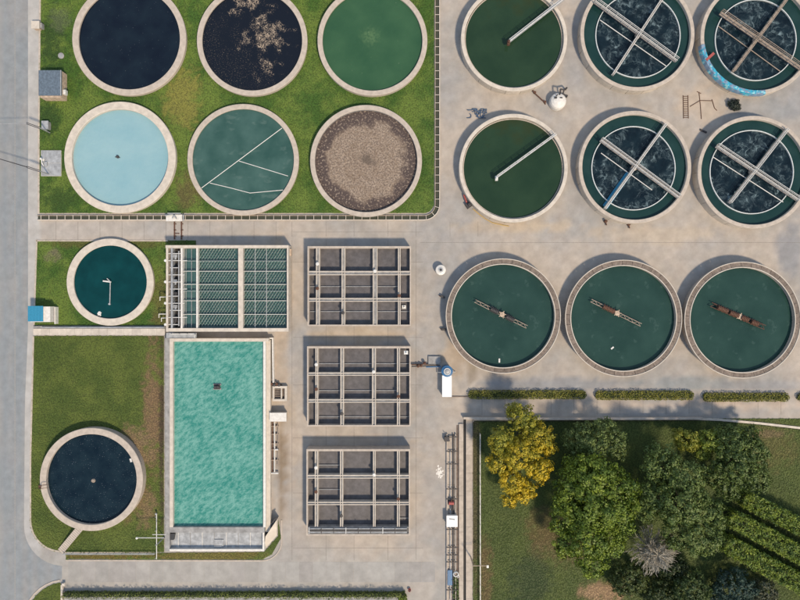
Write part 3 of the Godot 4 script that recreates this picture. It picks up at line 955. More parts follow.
		if k == 1:
			g = Geo.new()
			g.bar(loc(T, 706.5, 60, 2.55), loc(T, 714, 53, 2.3), 0.5, 0.12)
			g.bar(loc(T, 706.5, 60, 3.3), loc(T, 714, 53, 3.1), 0.07, 0.07)
			put("step", g, M.red_paint, T)
			# blue tarpaulin over the wall, creased
			var s := thing("blue_tarpaulin", "bright blue tarpaulin laid along the wall of the brown stained clarifier", "tarpaulin", T.position)
			var ro: float = inner[T] + 0.75
			var tg := Geo.new()
			for i in 160:
				var a0 := deg_to_rad(lerpf(172, 82, i / 160.0)); var a1 := deg_to_rad(lerpf(172, 82, (i + 1) / 160.0))
				var prof := func(ang: float, q: int) -> Vector3:
					var e := Vector3(cos(ang), 0, sin(ang))
					var wv := 0.05 * sin(ang * 61.0 + q) + 0.06 * noise_b.get_noise_2d(ang * 9.0, q * 2.0)
					return e * ([ro - 0.72, ro - 0.45, ro - 0.2, ro + 0.02, ro + 0.13, ro + 0.2][q] + wv * 0.4) + Vector3.UP * ([2.46, 2.52, 2.52, 2.48, 2.1, 1.5][q] + wv * (1.0 if q < 4 else 0.3))
				for q in 5:
					var kk := noise_b.get_noise_2d(a0 * 6.0 + 40.0, q * 0.3) + 0.2 * noise_b.get_noise_2d(a0 * 22.0, q * 0.7)
					tg.col = Color(0.2, 0.3, 0.42).lerp(Color(0.04, 0.4, 0.58), step_(-0.05, 0.2, kk)).lerp(Color(0.3, 0.62, 0.68), step_(0.38, 0.5, kk))
					tg.face([prof.call(a0, q), prof.call(a1, q), prof.call(a1, q + 1), prof.call(a0, q + 1)], Vector3.UP + Vector3(cos(a0), 0, sin(a0)) * 0.3)
			put("sheet", tg, M.blue_tarp, s)
	# three bottle green tanks with a slab walkway round the rim
	var gs := [[503.2, 316, 57.4, "bottle green tank with rusty rotor beam, nearest the blue silo", 475, 301, 527, 327, 0], [623.5, 318.3, 58.4, "bottle green tank with rusty rotor beam, middle of the row above the hedges", 591, 300.5, 641, 325, 1], [742.5, 320, 58.2, "bottle green tank with brown floating rotor, at the right end of its row", 711, 304.5, 765, 327.5, 2]]
	for d in gs:
		var T := tank({name = "aeration_tank", label = d[3], u = d[0], v = d[1], r = d[2], h = 2.3, rim = 1.15, drop = 0.85, slabs = 34, over = 0.35, water = bottle_m, group = group, wall = M.concrete, coping = M.weathered_slab})
		var r: float = inner[T]
		for q in [[r - 0.02, r + 0.16, "inner_lip"], [r + 1.02, r + 1.18, "outer_lip"]]:
			var g := Geo.new()
			g.sector(q[0], q[1], 2.2, 2.42, 0, TAU, 96, false, 0.03)
			put(q[2], g, M.pale_concrete, T)
		var a := loc(T, d[4], d[5], 2.1); var b := loc(T, d[6], d[7], 2.1)
		var g := Geo.new()
		var wd := (b - a).cross(Vector3.UP).normalized()
		var hw := 0.28 if d[8] < 2 else 0.42
		for s in [-1.0, 1.0]:
			g.bar(a + wd * s * hw, b + wd * s * hw, 0.1, 0.14)
		for i in 14:
			g.bar(a.lerp(b, i / 14.0) + wd * hw * (1 if i % 2 == 0 else -1), a.lerp(b, (i + 1) / 14.0) - wd * hw * (1 if i % 2 == 0 else -1), 0.07, 0.1)
		var beam := put("rotor_beam", g, M.old_concrete if d[8] < 2 else M.rust, T)
		for q in ([[0.3, 0.44], [0.6, 0.74]] if d[8] == 0 else ([[0.24, 0.46]] if d[8] == 1 else [[0.12, 0.3], [0.34, 0.5], [0.55, 0.68], [0.74, 0.86]])):
			g = Geo.new()
			g.tube(a.lerp(b, q[0]) + Vector3.UP * 0.15, a.lerp(b, q[1]) + Vector3.UP * 0.15, 0.42, 0.42, 12)
			for i in 16:
				var cc: Vector3 = a.lerp(b, lerpf(q[0], q[1], (i + 0.5) / 16.0)) + Vector3.UP * 0.15
				var o := (wd * cos(i * 0.9) + Vector3.UP * sin(i * 0.9)) * 0.6
				g.bar(cc - o, cc + o, 0.08, 0.05)
			put("brush_rotor", g, M.rust if d[8] != 0 else M.dark_steel, beam)
		g = Geo.new()
		var m := a.lerp(b, 0.52)
		g.lathe(Vector3(m.x, 0.5, m.z), [Vector2(0.35, 0.0), Vector2(0.35, 1.6), Vector2(0.5, 1.62), Vector2(0.5, 1.85), Vector2(0.0, 1.9)], 14)
		for i in 5:
			var e := Vector3(cos(i * 1.3), 0.2, sin(i * 1.3)) * 0.75
			g.bar(Vector3(m.x, 2.25, m.z), Vector3(m.x, 2.25, m.z) + e, 0.14, 0.12)
		put("hub", g, M.beige_render, T)
		if d[8] < 2:
			g = Geo.new()
			var f := loc(T, 499.3, 358.5, 1.46) if d[8] == 0 else loc(T, 611, 349, 1.46)
			g.bar(f, f + (Vector3(0, 0, 0.8) if d[8] == 0 else Vector3(0.5, 0, -0.4)), 0.3, 0.18)
			put("float", g, M.white_metal, T)

# ---------------------------------------------------------------- gridded filter basins
func trough(t: Node3D, called: String, u0: float, v0: float, u1: float, v1: float, h: float, m: Material, drop := 0.0) -> void:
	# a launder: two thin walls and a floor; long side decides the direction
	var g := Geo.new()
	var b := Geo.new()
	var lw := 0.75
	if absf(u1 - u0) > absf(v1 - v0):
		blk(g, u0, v0, u1, v0 + lw, h - 1.5, h - drop); blk(g, u0, v1 - lw, u1, v1, h - 1.5, h - drop)
		blk(b, u0, v0 + lw, u1, v1 - lw, h - 1.5, h - drop - 0.22)
	else:
		blk(g, u0, v0, u0 + lw, v1, h - 1.5, h - drop); blk(g, u1 - lw, v0, u1, v1, h - 1.5, h - drop)
		blk(b, u0 + lw, v0, u1 - lw, v1, h - 1.5, h - drop - 0.22)
	for p in [g, b]:
		for i in p.v.size():
			p.v[i] -= t.position
	var o := put(called, g, m, t)
	put("launder_floor", b, M.grey_concrete, o)

func make_filters() -> void:
	var h := 3.0
	var rows := [
		{label = "gridded filter basin nearest the top, below the lawn corner", x = [307.5, 411], y = [246.2, 326], vx = [[316, 319.6], [341.6, 345], [372.8, 377.3], [398, 400.5]], hy = [[271, 275], [298, 301.6]], pipes = [[309, 286.5, 398], [309, 311.5, 410], [319, 262, 320]], chan = false},
		{label = "gridded filter basin in the middle, beside the blue silo pipe", x = [307, 410.6], y = [346.4, 426.4], vx = [[315.4, 318], [340.4, 343.8], [372, 375.8], [397, 400]], hy = [[372.6, 375.6], [399.4, 402.6]], pipes = [[319, 363.6, 409], [318, 390.5, 398], [318, 416.6, 409]], chan = false},
		{label = "gridded filter basin nearest the bottom, with a pipe channel along its lower edge", x = [306.4, 410], y = [449.2, 535.5], vx = [[314.8, 318], [340, 343], [373, 375.5], [397, 399.8]], hy = [[475, 478.5], [502, 505]], pipes = [[318, 465, 340], [318, 489.5, 340], [399, 518, 410]], chan = true}]
	for d in rows:
		var c := at((d.x[0] + d.x[1]) * 0.5, (d.y[0] + d.y[1]) * 0.5)
		var t := thing("filter_basin", d.label, "basin", c, "gridded filter basins")
		var ybot: float = 528.0 if d.chan else d.y[1]
		var sides := [[d.x[0], d.y[0], d.x[1], d.y[0] + 2.0], [d.x[0], d.y[1] - 1.3, d.x[1], d.y[1]], [d.x[0], d.y[0] + 2.0, d.x[0] + 1.4, d.y[1] - 1.3], [d.x[1] - 1.2, d.y[0] + 2.0, d.x[1], d.y[1] - 1.3]]
		for q in sides:
			var g := Geo.new()
			blk(g, q[0], q[1], q[2], q[3], 0.0, h)
			for i in g.v.size(): g.v[i] -= c
			put("outer_wall", g, M.concrete, t)
		var w := Geo.new()
		blk(w, d.x[0] + 1.0, d.y[0] + 1.0, d.x[1] - 1.0, ybot, 0.0, h - 1.45)
		for i in w.v.size(): w.v[i] -= c
		put("sludge", w, M.sludge, t)
		for q in d.vx:
			trough(t, "launder", q[0], d.y[0] + 2.0, q[1], ybot - 1.3, h, M.pale_concrete, 0.004)
		for q in d.hy:
			trough(t, "cross_launder", d.x[0] + 1.4, q[0], d.x[1] - 1.2, q[1], h, M.pale_concrete, -0.03)
		if d.chan:
			trough(t, "pipe_channel", d.x[0] + 1.4, 527.0, d.x[1] - 1.2, 534.0, h, M.grey_concrete, 0.06)
			for i in 3:
				var g := Geo.new()
				g.tube(at(310, 528.6 + i * 1.8, h + 0.1) - c, at(407, 528.6 + i * 1.8, h + 0.1) - c, 0.12, 0.12, 8)
				put("pipe", g, [M.galvanised, M.dark_steel, M.galvanised][i], t)
			for i in 9:
				var g := Geo.new()
				var uu := 309 + i * 12.3
				g.bar(at(uu, 527.6, h + 0.25) - c, at(uu, 533.6, h + 0.25) - c, 0.12, 0.1)
				put("pipe_bracket", g, M.dark_steel if i % 3 else M.white_metal, t)
		for q in d.pipes:
			var g := Geo.new()
			g.tube(at(q[0], q[1], h - 1.2) - c, at(q[2], q[1], h - 1.2) - c, 0.07, 0.07, 6)
			put("cell_pipe", g, M.galvanised, t)
		# valve wheels along the first launder
		for i in 5:
			var g := Geo.new()
			var q: Array = d.vx[[0, 0, 1, 2, 3][i]]
			var vv := lerpf(d.y[0] + 8.0, ybot - 6.0, fmod(i * 0.37 + 0.15, 1.0))
			var p := at((q[0] + q[1]) * 0.5, vv, h) - c
			g.tube(p - Vector3.UP * 0.3, p + Vector3.UP * 0.6, 0.07, 0.07, 8)
			g.lathe(p + Vector3.UP * 0.55, [Vector2(0.3, 0.0), Vector2(0.34, 0.05), Vector2(0.3, 0.1), Vector2(0.0, 0.12)], 14)
			put("valve_wheel", g, [M.white_metal, M.rust, M.dark_steel][i % 3], t)
		if not d.chan:
			var g := Geo.new()
			var p := at(404, 307, h - 1.2) - c if d.y[0] < 300 else at(406, 352.5, h + 0.1) - c
			g.box(p, Vector3(0.8, 0.5, 0.7)); g.tube(p, p + Vector3(0.1, 0.7, 0.1), 0.14, 0.14, 8)
			put("control_box", g, M.white_metal, t)

# ---------------------------------------------------------------- tube settler basin
func make_settler() -> void:
	var h := 3.5
	var c := at(227, 288)
	var t := thing("tube_settler_basin", "rectangular basin of honeycomb tube settlers with white gutters, above the turquoise basin", "basin", c)
	var b := func(called: String, m: Material, q: Array, y0: float, y1: float) -> void:
		var g := Geo.new()
		blk(g, q[0], q[1], q[2], q[3], y0, y1)
		for i in g.v.size(): g.v[i] -= c
		put(called, g, m, t)
	b.call("outer_wall", M.pale_concrete, [165.5, 245.2, 288.5, 248.0], 0.0, h)
	b.call("outer_wall", M.pale_concrete, [166.0, 328.2, 288.5, 331.6], 0.0, h)
	b.call("outer_wall", M.pale_concrete, [166.0, 248.0, 168.0, 328.2], 0.0, h)
	b.call("outer_wall", M.pale_concrete, [286.8, 248.0, 288.4, 328.2], 0.0, h)
	b.call("centre_channel", M.pale_concrete, [238.2, 248.0, 243.0, 328.2], 0.3, h + 0.03)
	var g := Geo.new()
	for q in [[197.5, 238.2], [243.0, 286.8]]:
		blk(g, q[0], 248, q[1], 328.2, 0.2, h - 1.15)
	blk(g, 181.5, 248, 196.5, 328.2, 0.2, h - 1.3)
	for i in g.v.size(): g.v[i] -= c
	var wt := paint(128, 128, func(x, y): return Color(0.032, 0.085, 0.088).lerp(Color(0.055, 0.115, 0.112), 0.5 + fbm(x, y, 2.0, 41.0)))
	var wm := mat("settler_water", Color(1, 1, 1), 0.15, wt, 14.0)
	put("water", g, wm, t)
	g = Geo.new()
	blk(g, 168, 248, 181.5, 328.2, 0.2, h - 1.6)
	for i in g.v.size(): g.v[i] -= c
	put("pipe_gallery_floor", g, M.dark_mud, t)
	b.call("gallery_wall", M.galvanised, [170.8, 248.0, 172.6, 328.2], 0.3, h - 0.05)
	b.call("gallery_wall", M.white_paint, [180.6, 248.0, 182.4, 328.2], 0.3, h + 0.01)
	b.call("launder", M.white_paint, [196.2, 248.0, 197.8, 328.2], 0.3, h - 0.1)
	for v in [261.0, 271.2, 284.4, 291.2, 300.8, 314.4]:
		var thin: bool = v in [261.0, 291.2]
		b.call("gutter", M.white_paint if not thin else M.baffle_white, [182.4, v - (0.1 if thin else 0.22), 238.2, v + (0.1 if thin else 0.22)], h - 0.8, h - 0.45)
		b.call("gutter", M.white_paint if not thin else M.baffle_white, [243.0, v - (0.1 if thin else 0.22), 286.8, v + (0.1 if thin else 0.22)], h - 0.8, h - 0.45)
	for u in [255.0, 266.4]:
		b.call("gutter", M.baffle_white, [u - 0.14, 248.0, u + 0.14, 328.2], h - 0.84, h - 0.5)
	for u in [186.0, 191.5]:
		b.call("gutter", M.galvanised, [u - 0.2, 248.0, u + 0.2, 328.2], h - 1.1, h - 0.9)
	# honeycomb of slanting tubes: thin zigzag plates, some edges paler with lime
	g = Geo.new()
	var pitch := 0.58
	for q in [[198.0, 238.0], [243.2, 286.6]]:
		var p0 := at(q[0], 248.4, h - 0.9) - c
		var p1 := at(q[1], 327.8, h - 0.9) - c
		var nx := int((p1.x - p0.x) / pitch)
		var nz := int((p1.z - p0.z) / (pitch * 0.8))
		for i in nx:
			for j in nz:
				var x := p0.x + (i + 0.5 + (0.5 if j % 2 else 0.0)) * pitch
				var z := p0.z + (j + 0.5) * pitch * 0.8
				if x + pitch * 0.5 > p1.x:
					continue
				var l := rng.randf_range(0.0, 1.0)
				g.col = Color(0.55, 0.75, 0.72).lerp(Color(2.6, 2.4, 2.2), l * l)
				var e := Vector3(x, p0.y, z)
				var s := Vector3(0.0, -0.32, 0.24)
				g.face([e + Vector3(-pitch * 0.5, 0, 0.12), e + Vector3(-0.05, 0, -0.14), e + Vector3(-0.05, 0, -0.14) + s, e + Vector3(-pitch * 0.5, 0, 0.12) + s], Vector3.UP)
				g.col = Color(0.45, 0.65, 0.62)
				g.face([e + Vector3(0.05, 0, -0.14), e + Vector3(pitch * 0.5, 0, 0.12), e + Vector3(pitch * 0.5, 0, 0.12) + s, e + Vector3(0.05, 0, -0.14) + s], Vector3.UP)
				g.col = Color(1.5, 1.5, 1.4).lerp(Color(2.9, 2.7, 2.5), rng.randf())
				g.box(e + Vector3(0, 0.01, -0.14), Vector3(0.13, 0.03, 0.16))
	M.settler.vertex_color_use_as_albedo = true
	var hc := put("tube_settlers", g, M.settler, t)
	hc.set_meta("kind", "stuff")
	# pipes and brackets of the gallery on the left
	for i in 11:
		var v := 253.5 + i * 7.1
		g = Geo.new()
		var x0: float = [168.0, 165.0, 170.0][i % 3]
		var x1: float = [181.0, 187.0, 178.0, 184.5][i % 4]
		g.tube(at(x0, v, h - 0.2) - c, at(x1, v, h - 0.2) - c, 0.075, 0.075, 8)
		if i % 3 == 1:
			g.lathe(at(x0 + 0.5, v, h - 0.1) - c, [Vector2(0.26, 0.0), Vector2(0.26, 0.12), Vector2(0, 0.14)], 12)
		put("branch_pipe", g, M.white_metal, t)
	g = Geo.new()
	g.tube(at(178.9, 251, h - 0.3) - c, at(178.9, 326, h - 0.3) - c, 0.13, 0.13, 10)
	put("header_pipe", g, M.galvanised, t)
	for i in 6:
		g = Geo.new()
		var v := 256.0 + i * 12.6
		g.box(at(175.5, v, h - 0.9) - c, Vector3(0.9, 0.9, 0.6))
		g.tube(at(175.5, v, h - 0.6) - c, at(175.5, v + 3.5, h - 0.6) - c, 0.24, 0.2, 10)
		put("pump", g, [M.galvanised, M.dark_steel][i % 2], t)
	for q in [[160, 297], [159, 314], [161.5, 318]]:
		g = Geo.new()
		g.tube(at(q[0], q[1], 1.9) - c, at(167, q[1], 1.9) - c, 0.09, 0.09, 8)
		g.tube(at(q[0], q[1], 1.9) - c, at(q[0], q[1] + 3.5, 1.2) - c, 0.09, 0.09, 8)
		put("outlet_pipe", g, M.white_metal, t)
	g = Geo.new()
	g.box(at(290.2, 252.5, 1.7) - c, Vector3(0.6, 0.9, 1.3))
	put("wall_cabinet", g, M.beige_render, t)
	# landing between the two basins
	t = thing("access_landing", "grey steel landing with white railing between the two rectangular basins", "landing", at(182, 335))
	g = Geo.new()
	blk(g, 166.2, 333.0, 196.5, 338.0, 1.9, 2.05)
	for i in 4:
		blk(g, 167 + i * 9.0, 335.0, 167.8 + i * 9.0, 335.8, 0.0, 1.92)
	for i in g.v.size(): g.v[i] -= t.position
	put("deck", g, M.galvanised, t)
	put("handrail", railing(at(172, 334.3, 2.05) - t.position, at(196, 334.3, 2.05) - t.position, 0.9, 0.1), M.white_metal, t)
	put("handrail", railing(at(196.2, 334.3, 2.05) - t.position, at(196.2, 337.6, 2.05) - t.position, 0.9, 0.1), M.white_metal, t)

# ---------------------------------------------------------------- turquoise basin
func make_pool() -> void:
	var c := at(218, 440)
	var h := 2.2
	var t := thing("contact_basin", "long rectangular basin of rippled turquoise water with cream walls", "basin", c)
	var b := func(called: String, m: Material, q: Array, y0: float, y1: float, par = null) -> MeshInstance3D:
		var g := Geo.new()
		blk(g, q[0], q[1], q[2], q[3], y0, y1)
		for i in g.v.size(): g.v[i] -= c
		return put(called, g, m, t if par == null else par)
	b.call("side_wall", M.pale_concrete, [169.6, 341.6, 173.0, 527.2], 0.0, h)
	b.call("outer_ledge", M.grey_concrete, [165.0, 338.2, 169.6, 551.2], 0.0, h - 0.5)
	b.call("side_wall", M.white_paint, [263.2, 341.6, 265.6, 527.2], 0.0, h)
	b.call("outer_ledge", M.pale_concrete, [265.6, 340.0, 270.4, 532.0], 0.0, h - 0.9)
	b.call("end_wall", M.pale_concrete, [169.6, 338.4, 268.6, 341.6], 0.0, h)
	b.call("end_wall", M.grey_concrete, [169.6, 527.2, 264.5, 532.6], 0.0, h)
	# rippled water
	var a0 := at(172.6, 341.2, h - 0.75) - c
	var a1 := at(263.6, 527.6, h - 0.75) - c
	var nx := 90; var nz := 184
	var g := Geo.new()
	var hp := func(i: int, j: int) -> Vector3:
		var x := lerpf(a0.x, a1.x, float(i) / nx); var z := lerpf(a0.z, a1.z, float(j) / nz)
		var p := x * 0.8 + z * 0.6; var q := -x * 0.6 + z * 0.8
		return Vector3(x, a0.y + 0.05 * fbm(p * 0.5, q, 0.8, 51.0) + 0.03 * fbm(p * 0.6, q, 2.2, 52.0), z)
	var pts := []
	for j in nz + 1:
		var row := []
		for i in nx + 1:
			row.append(hp.call(i, j))
		pts.append(row)
	var nrm := func(i: int, j: int) -> Vector3:
		var l: Vector3 = pts[j][maxi(i - 1, 0)]; var r: Vector3 = pts[j][mini(i + 1, nx)]
		var u: Vector3 = pts[maxi(j - 1, 0)][i]; var d: Vector3 = pts[mini(j + 1, nz)][i]
		return (d - u).cross(r - l).normalized()
	for j in nz:
		for i in nx:
			for q in [[i, j], [i + 1, j], [i + 1, j + 1], [i, j], [i + 1, j + 1], [i, j + 1]]:
				g.v.append(pts[q[1]][q[0]]); g.n.append(nrm.call(q[0], q[1])); g.c.append(Color.WHITE)
				g.t.append(Vector2(float(q[0]) / nx, float(q[1]) / nz))
	var tq := paint(512, 1024, func(x, y):
		var X: float = x * 9.1; var Y: float = y * 18.6
		var p: float = X * 0.8 - Y * 0.6; var q: float = X * 0.6 + Y * 0.8
		var k := 0.5 + 0.7 * fbm(p * 0.45, q, 1.1, 53.0) + 0.5 * fbm(p * 0.5, q, 3.2, 54.0) + 0.35 * fbm(X, Y, 0.12, 55.0) + 0.35 * fbm(X, Y, 6.0, 56.0)
		return Color(0.026, 0.185, 0.158).lerp(Color(0.15, 0.34, 0.3), clampf(k, 0.0, 1.0)))
	var wm := water_mat("turquoise_water", tq, 0.25)
	put("water", g, wm, t)
	# galvanised overflow tray below
	var tray := b.call("overflow_tray", M.galvanised, [166.5, 532.6, 262.5, 549.2], 0.0, 0.9)
	for i in 7:
		b.call("tray_seam", M.grey_concrete if i % 2 else M.white_paint, [178.0 + i * 12.0, 532.6, 178.5 + i * 12.0, 549.2], 0.9, 0.96, tray)
	b.call("tray_wall", M.white_paint, [165.4, 549.2, 264.2, 551.2], 0.0, 1.7)
	b.call("tray_wall", M.white_paint, [262.5, 532.6, 264.2, 549.2], 0.0, 1.75)
	g = Geo.new()
	g.box(at(219, 543.5, 1.0) - c, Vector3(1.9, 0.12, 1.6))
	g.box(at(218, 546.5, 1.1) - c, Vector3(1.5, 0.12, 0.25))
	put("tray_hatch", g, M.galvanised, t)
	g = Geo.new()
	var hk := PackedVector2Array()
	for q in [[169.6, 533.6], [174.8, 533.6], [173.6, 540.0], [166.6, 540.0]]:
		var p := at(q[0], q[1], 1.5) - c
		hk.append(Vector2(p.x, p.z))
	g.prism(hk, 0.9, 1.5)
	put("dark_hatch", g, M.rubber, t)
	# splayed wing at the lower right corner
	g = Geo.new()
	var w := [at(264.4, 549.8, 0.05) - c, at(277, 535.4, 0.05) - c, at(276.8, 519.8, 2.0) - c, at(265.4, 536.6, 2.0) - c]
	g.face(w, Vector3(1, 1, 1))
	g.face([w[2], w[3], Vector3(w[3].x, 0, w[3].z), Vector3(w[2].x, 0, w[2].z)], Vector3(-1, 0, -1))
	g.face([w[1], w[2], Vector3(w[2].x, 0, w[2].z)], Vector3(1, 0, 0))
	g.face([w[0], w[3], Vector3(w[3].x, 0, w[3].z)], Vector3(-1, 0, 0))
	put("splayed_apron", g, M.pale_concrete, t)
	for i in 9:
		g = Geo.new()
		var p := at(266.5 + i * 1.12, 533.2 - i * 1.75, 0.2 + i * 0.2) - c
		g.box(p, Vector3(1.0, 0.1, 0.26), Basis(Vector3.UP, 0.6))
		put("stair_tread", g, M.dark_steel, t)
	# a white kerb pipe down the right side
	g = Geo.new()
	g.ribbon(pl([268, 338, 273.6, 338, 274.3, 382]), -0.12, 0.12, 0.0, 1.1)
	for i in g.v.size(): g.v[i] -= c
	put("side_pipe", g, M.white_paint, t)
	# a floating aerator
	t = thing("floating_aerator", "small dark floating aerator on the turquoise water", "aerator", at(217.5, 386.5, h - 0.75))
	g = Geo.new()
	for s in [-1.0, 1.0]:
		g.tube(Vector3(-0.75, 0.08, s * 0.42), Vector3(0.75, 0.08, s * 0.42), 0.2, 0.2, 10)
	put("pontoon", g, M.grey_concrete, t)
	g = Geo.new()
	g.box(Vector3(0, 0.3, 0), Vector3(1.2, 0.12, 1.0))
	g.box(Vector3(-0.25, 0.5, 0.1), Vector3(0.45, 0.4, 0.5))
	put("deck", g, M.dark_steel, t)
	g = Geo.new()
	g.lathe(Vector3(0.25, 0.36, 0), [Vector2(0.25, 0), Vector2(0.25, 0.45), Vector2(0, 0.5)], 12)
	put("motor", g, M.rubber, t)

# ---------------------------------------------------------------- channels, walls, fences
func rel(g: Geo, c: Vector3) -> Geo:
	for i in g.v.size():
		g.v[i] -= c
	return g

func walk_along(p: PackedVector2Array, gap: float) -> Array:   # [point, direction] every gap metres
	var o := []
	var left := gap * 0.5
	for i in p.size() - 1:
		var d := p[i + 1] - p[i]
		var l := d.length()
		var s := left
		while s < l:
			o.append([p[i] + d / l * s, d / l])
			s += gap
		left = s - l
	return o

func make_boundaries() -> void:
	# open drain round the upper left lawn
	var path := pl([38, 217.8, 424, 217.8] + arc_pts(424, 204.5, 13.3, 90, 0, 8) + [437.3, 203, 437.3, -30])
	var c := at(300, 217)
	var t := thing("drainage_channel", "open concrete drain with white cross bars round the upper left lawn", "channel", c)
	var g := Geo.new()
	g.ribbon(path, -0.52, -0.36, 0.0, 0.3, 0.02); put("kerb_wall", rel(g, c), M.pale_concrete, t)
	g = Geo.new()
	g.ribbon(path, 0.36, 0.52, 0.0, 0.3, 0.02); put("kerb_wall", rel(g, c), M.old_concrete, t)
	g = Geo.new()
	g.ribbon(path, -0.36, 0.36, 0.0, 0.03); put("channel_floor", rel(g, c), M.wet_moss, t)
	var bar := Geo.new()
	bar.box(Vector3.ZERO, Vector3(0.1, 0.1, 1.0))
	var bm := bar.mesh()
	for q in walk_along(path, 1.6):
		var o := put("cross_bar", bm, M.pale_concrete, t)
		o.position = Vector3(q[0].x, 0.33, q[0].y) - c
		o.rotation.y = -q[1].angle()
	# concrete bridge and gate over the drain
	t = thing("drain_crossing", "weathered white slab with pipework crossing the drain", "slab", at(174, 217))
	g = Geo.new()
	blk(g, 166, 214.6, 182, 221.2, 0.36, 0.62); put("slab", rel(g, t.position), M.white_paint, t)
	for q in [[167.5, 213.3, 181, 213.3], [165, 215.6, 173, 214.4], [172.5, 218.6, 174.2, 215.4], [174.4, 215.4, 176.4, 218.8], [183.5, 215, 183.5, 221]]:
		g = Geo.new()
		g.tube(at(q[0], q[1], 0.85), at(q[2], q[3], 0.85), 0.12, 0.12, 8); put("pipe", rel(g, t.position), M.galvanised, t)
	for u in [174.6, 181.6]:
		g = Geo.new()
		t = thing("gate_track", "rusty steel track across the lane, %s of the pair" % ("left" if u < 180 else "right"), "track", at(u, 230), "gate tracks across the lane")
		g.box(Vector3(0, 0.05, 0), Vector3(0.26, 0.1, 3.75)); put("rail", g, M.rust, t)
		g = Geo.new()
		for k in 3:
			g.box(Vector3(0.1, 0.06, -1.2 + k * 1.2), Vector3(0.5, 0.08, 0.16))
		put("tie", g, M.rust, t)
	t = thing("gate_stop", "small dark gate stop between the steel tracks", "gate stop", at(177, 233.5))
	g = Geo.new()
	g.box(Vector3(0, 0.12, 0), Vector3(1.0, 0.1, 0.12)); g.box(Vector3(-0.4, 0.06, 0), Vector3(0.16, 0.12, 0.2)); g.box(Vector3(0.4, 0.06, 0), Vector3(0.16, 0.12, 0.2))
	put("bar", g, M.rust, t)
	# covered service duct between the two left lawns
	c = at(99, 331)
	t = thing("service_duct", "long pale concrete duct between the two left lawns", "duct", c)
	g = Geo.new()
	blk(g, 33, 326.2, 165, 335.2, 0.0, 0.55); put("duct_wall", rel(g, c), M.grey_concrete, t)
	for i in 16:
		g = Geo.new()
		var f := rng.randf_range(0.88, 1.05)
		g.col = Color(f, f, f)
		blk(g, 33.2 + i * 8.24, 328.6, 33.2 + i * 8.24 + 8.1, 335.0, 0.55, 0.66); put("cover_slab", rel(g, c), M.pale_concrete, t)
	g = Geo.new()
	g.tube(at(42, 327.5, 0.7), at(164, 327.5, 0.7), 0.14, 0.14, 8); put("pipe", rel(g, c), M.galvanised, t)
	# paved strip behind the hedge along the bottom edge
	var pv := thing_struct("pavement")
	for i in 26:
		for j in 2:
			g = Geo.new()
			var f := rng.randf_range(0.9, 1.08)
			g.col = Color(f, f, f)
			blk(g, 64.2 + i * 13.1, 595.6 + j * 12.0, 77.1 + i * 13.1, 607.4 + j * 12.0, 0.0, 0.3); put("slab", g, M.grey_concrete, pv)
	c = at(63, 590)
	t = thing("end_wall", "short pale wall at the left end of the bottom hedge", "wall", c)
	g = Geo.new()
	g.ribbon(pl([63.2, 583.6, 63.2, 606]), -0.2, 0.2, 0.0, 0.6, 0.03); put("wall", rel(g, c), M.pale_concrete, t)
	g = Geo.new()
	blk(g, 61.8, 583.6, 64.6, 586.2, 0.6, 0.72); put("cap", rel(g, c), M.pale_concrete, t)
	# low wall and concrete strips round the park
	c = at(580, 418)
	t = thing("low_wall", "low pale wall along the lane above the trees", "wall", c)
	g = Geo.new()
	g.ribbon(pl([463, 417.2, 560, 417.8, 700, 417.4]), -0.16, 0.16, 0.0, 1.0, 0.03); put("wall", rel(g, c), M.concrete, t)
	g = Geo.new()
	g.ribbon(pl([463, 417.2, 560, 417.8, 700, 417.4]), -0.22, 0.22, 1.0, 1.09, 0.02); put("coping", rel(g, c), M.concrete, t)
	for q in [[459.0, 463.4, 424.0, "narrow concrete strip nearer the pipe trench", 0.34], [466.0, 472.0, 419.0, "wide concrete strip nearer the park grass", 0.38]]:
		c = at((q[0] + q[1]) * 0.5, 510)
		t = thing("concrete_strip", q[3], "wall", c, "long concrete strips beside the park")
		for i in 11:
			g = Geo.new()
			var f := rng.randf_range(0.9, 1.06)
			g.col = Color(f, f * 0.99, f * 0.97)
			var v0: float = q[2] + i * 18.0
			blk(g, q[0], v0, q[1], v0 + 17.86, 0.0, q[4]); put("strip_block", rel(g, c), M.concrete, t)
	g = Geo.new()
	g.ribbon(pl([464.7, 418, 464.7, 620]), -0.26, 0.26, 0.0, 0.02)
	struct("gutter", g, M.dark_mud)
	g = Geo.new()
	g.ribbon(pl([457.6, 425, 457.6, 620]), -0.24, 0.24, 0.0, 0.02)
	struct("gutter", g, M.brown_channel)
	# pipe trench
	c = at(451.5, 515)
	t = thing("pipe_trench", "concrete pipe trench with cross bars beside the long concrete strips", "trench", c)
	g = Geo.new()
	blk(g, 446.6, 434, 447.6, 615, 0.0, 0.5); put("trench_wall", rel(g, c), M.concrete, t)
	g = Geo.new()
	blk(g, 455.2, 434, 456.2, 615, 0.0, 0.5); put("trench_wall", rel(g, c), M.concrete, t)
	for i in 10:
		g = Geo.new()
		var f := rng.randf_range(0.86, 1.08)
		g.col = Color(f, f, f)
		blk(g, 447.6, 436.0 + i * 16.4, 455.2, 452.0 + i * 16.4, 0.02, 0.16); put("floor_slab", rel(g, c), M.concrete, t)
	for q in [[453.2, 434, 453.2, 612, 0.13], [450.3, 450, 450.3, 600, 0.09]]:
		g = Geo.new()
		g.tube(at(q[0], q[1], 0.36), at(q[2], q[3], 0.36), q[4], q[4], 8); put("pipe", rel(g, c), M.dark_steel if q[4] > 0.1 else M.galvanised, t)
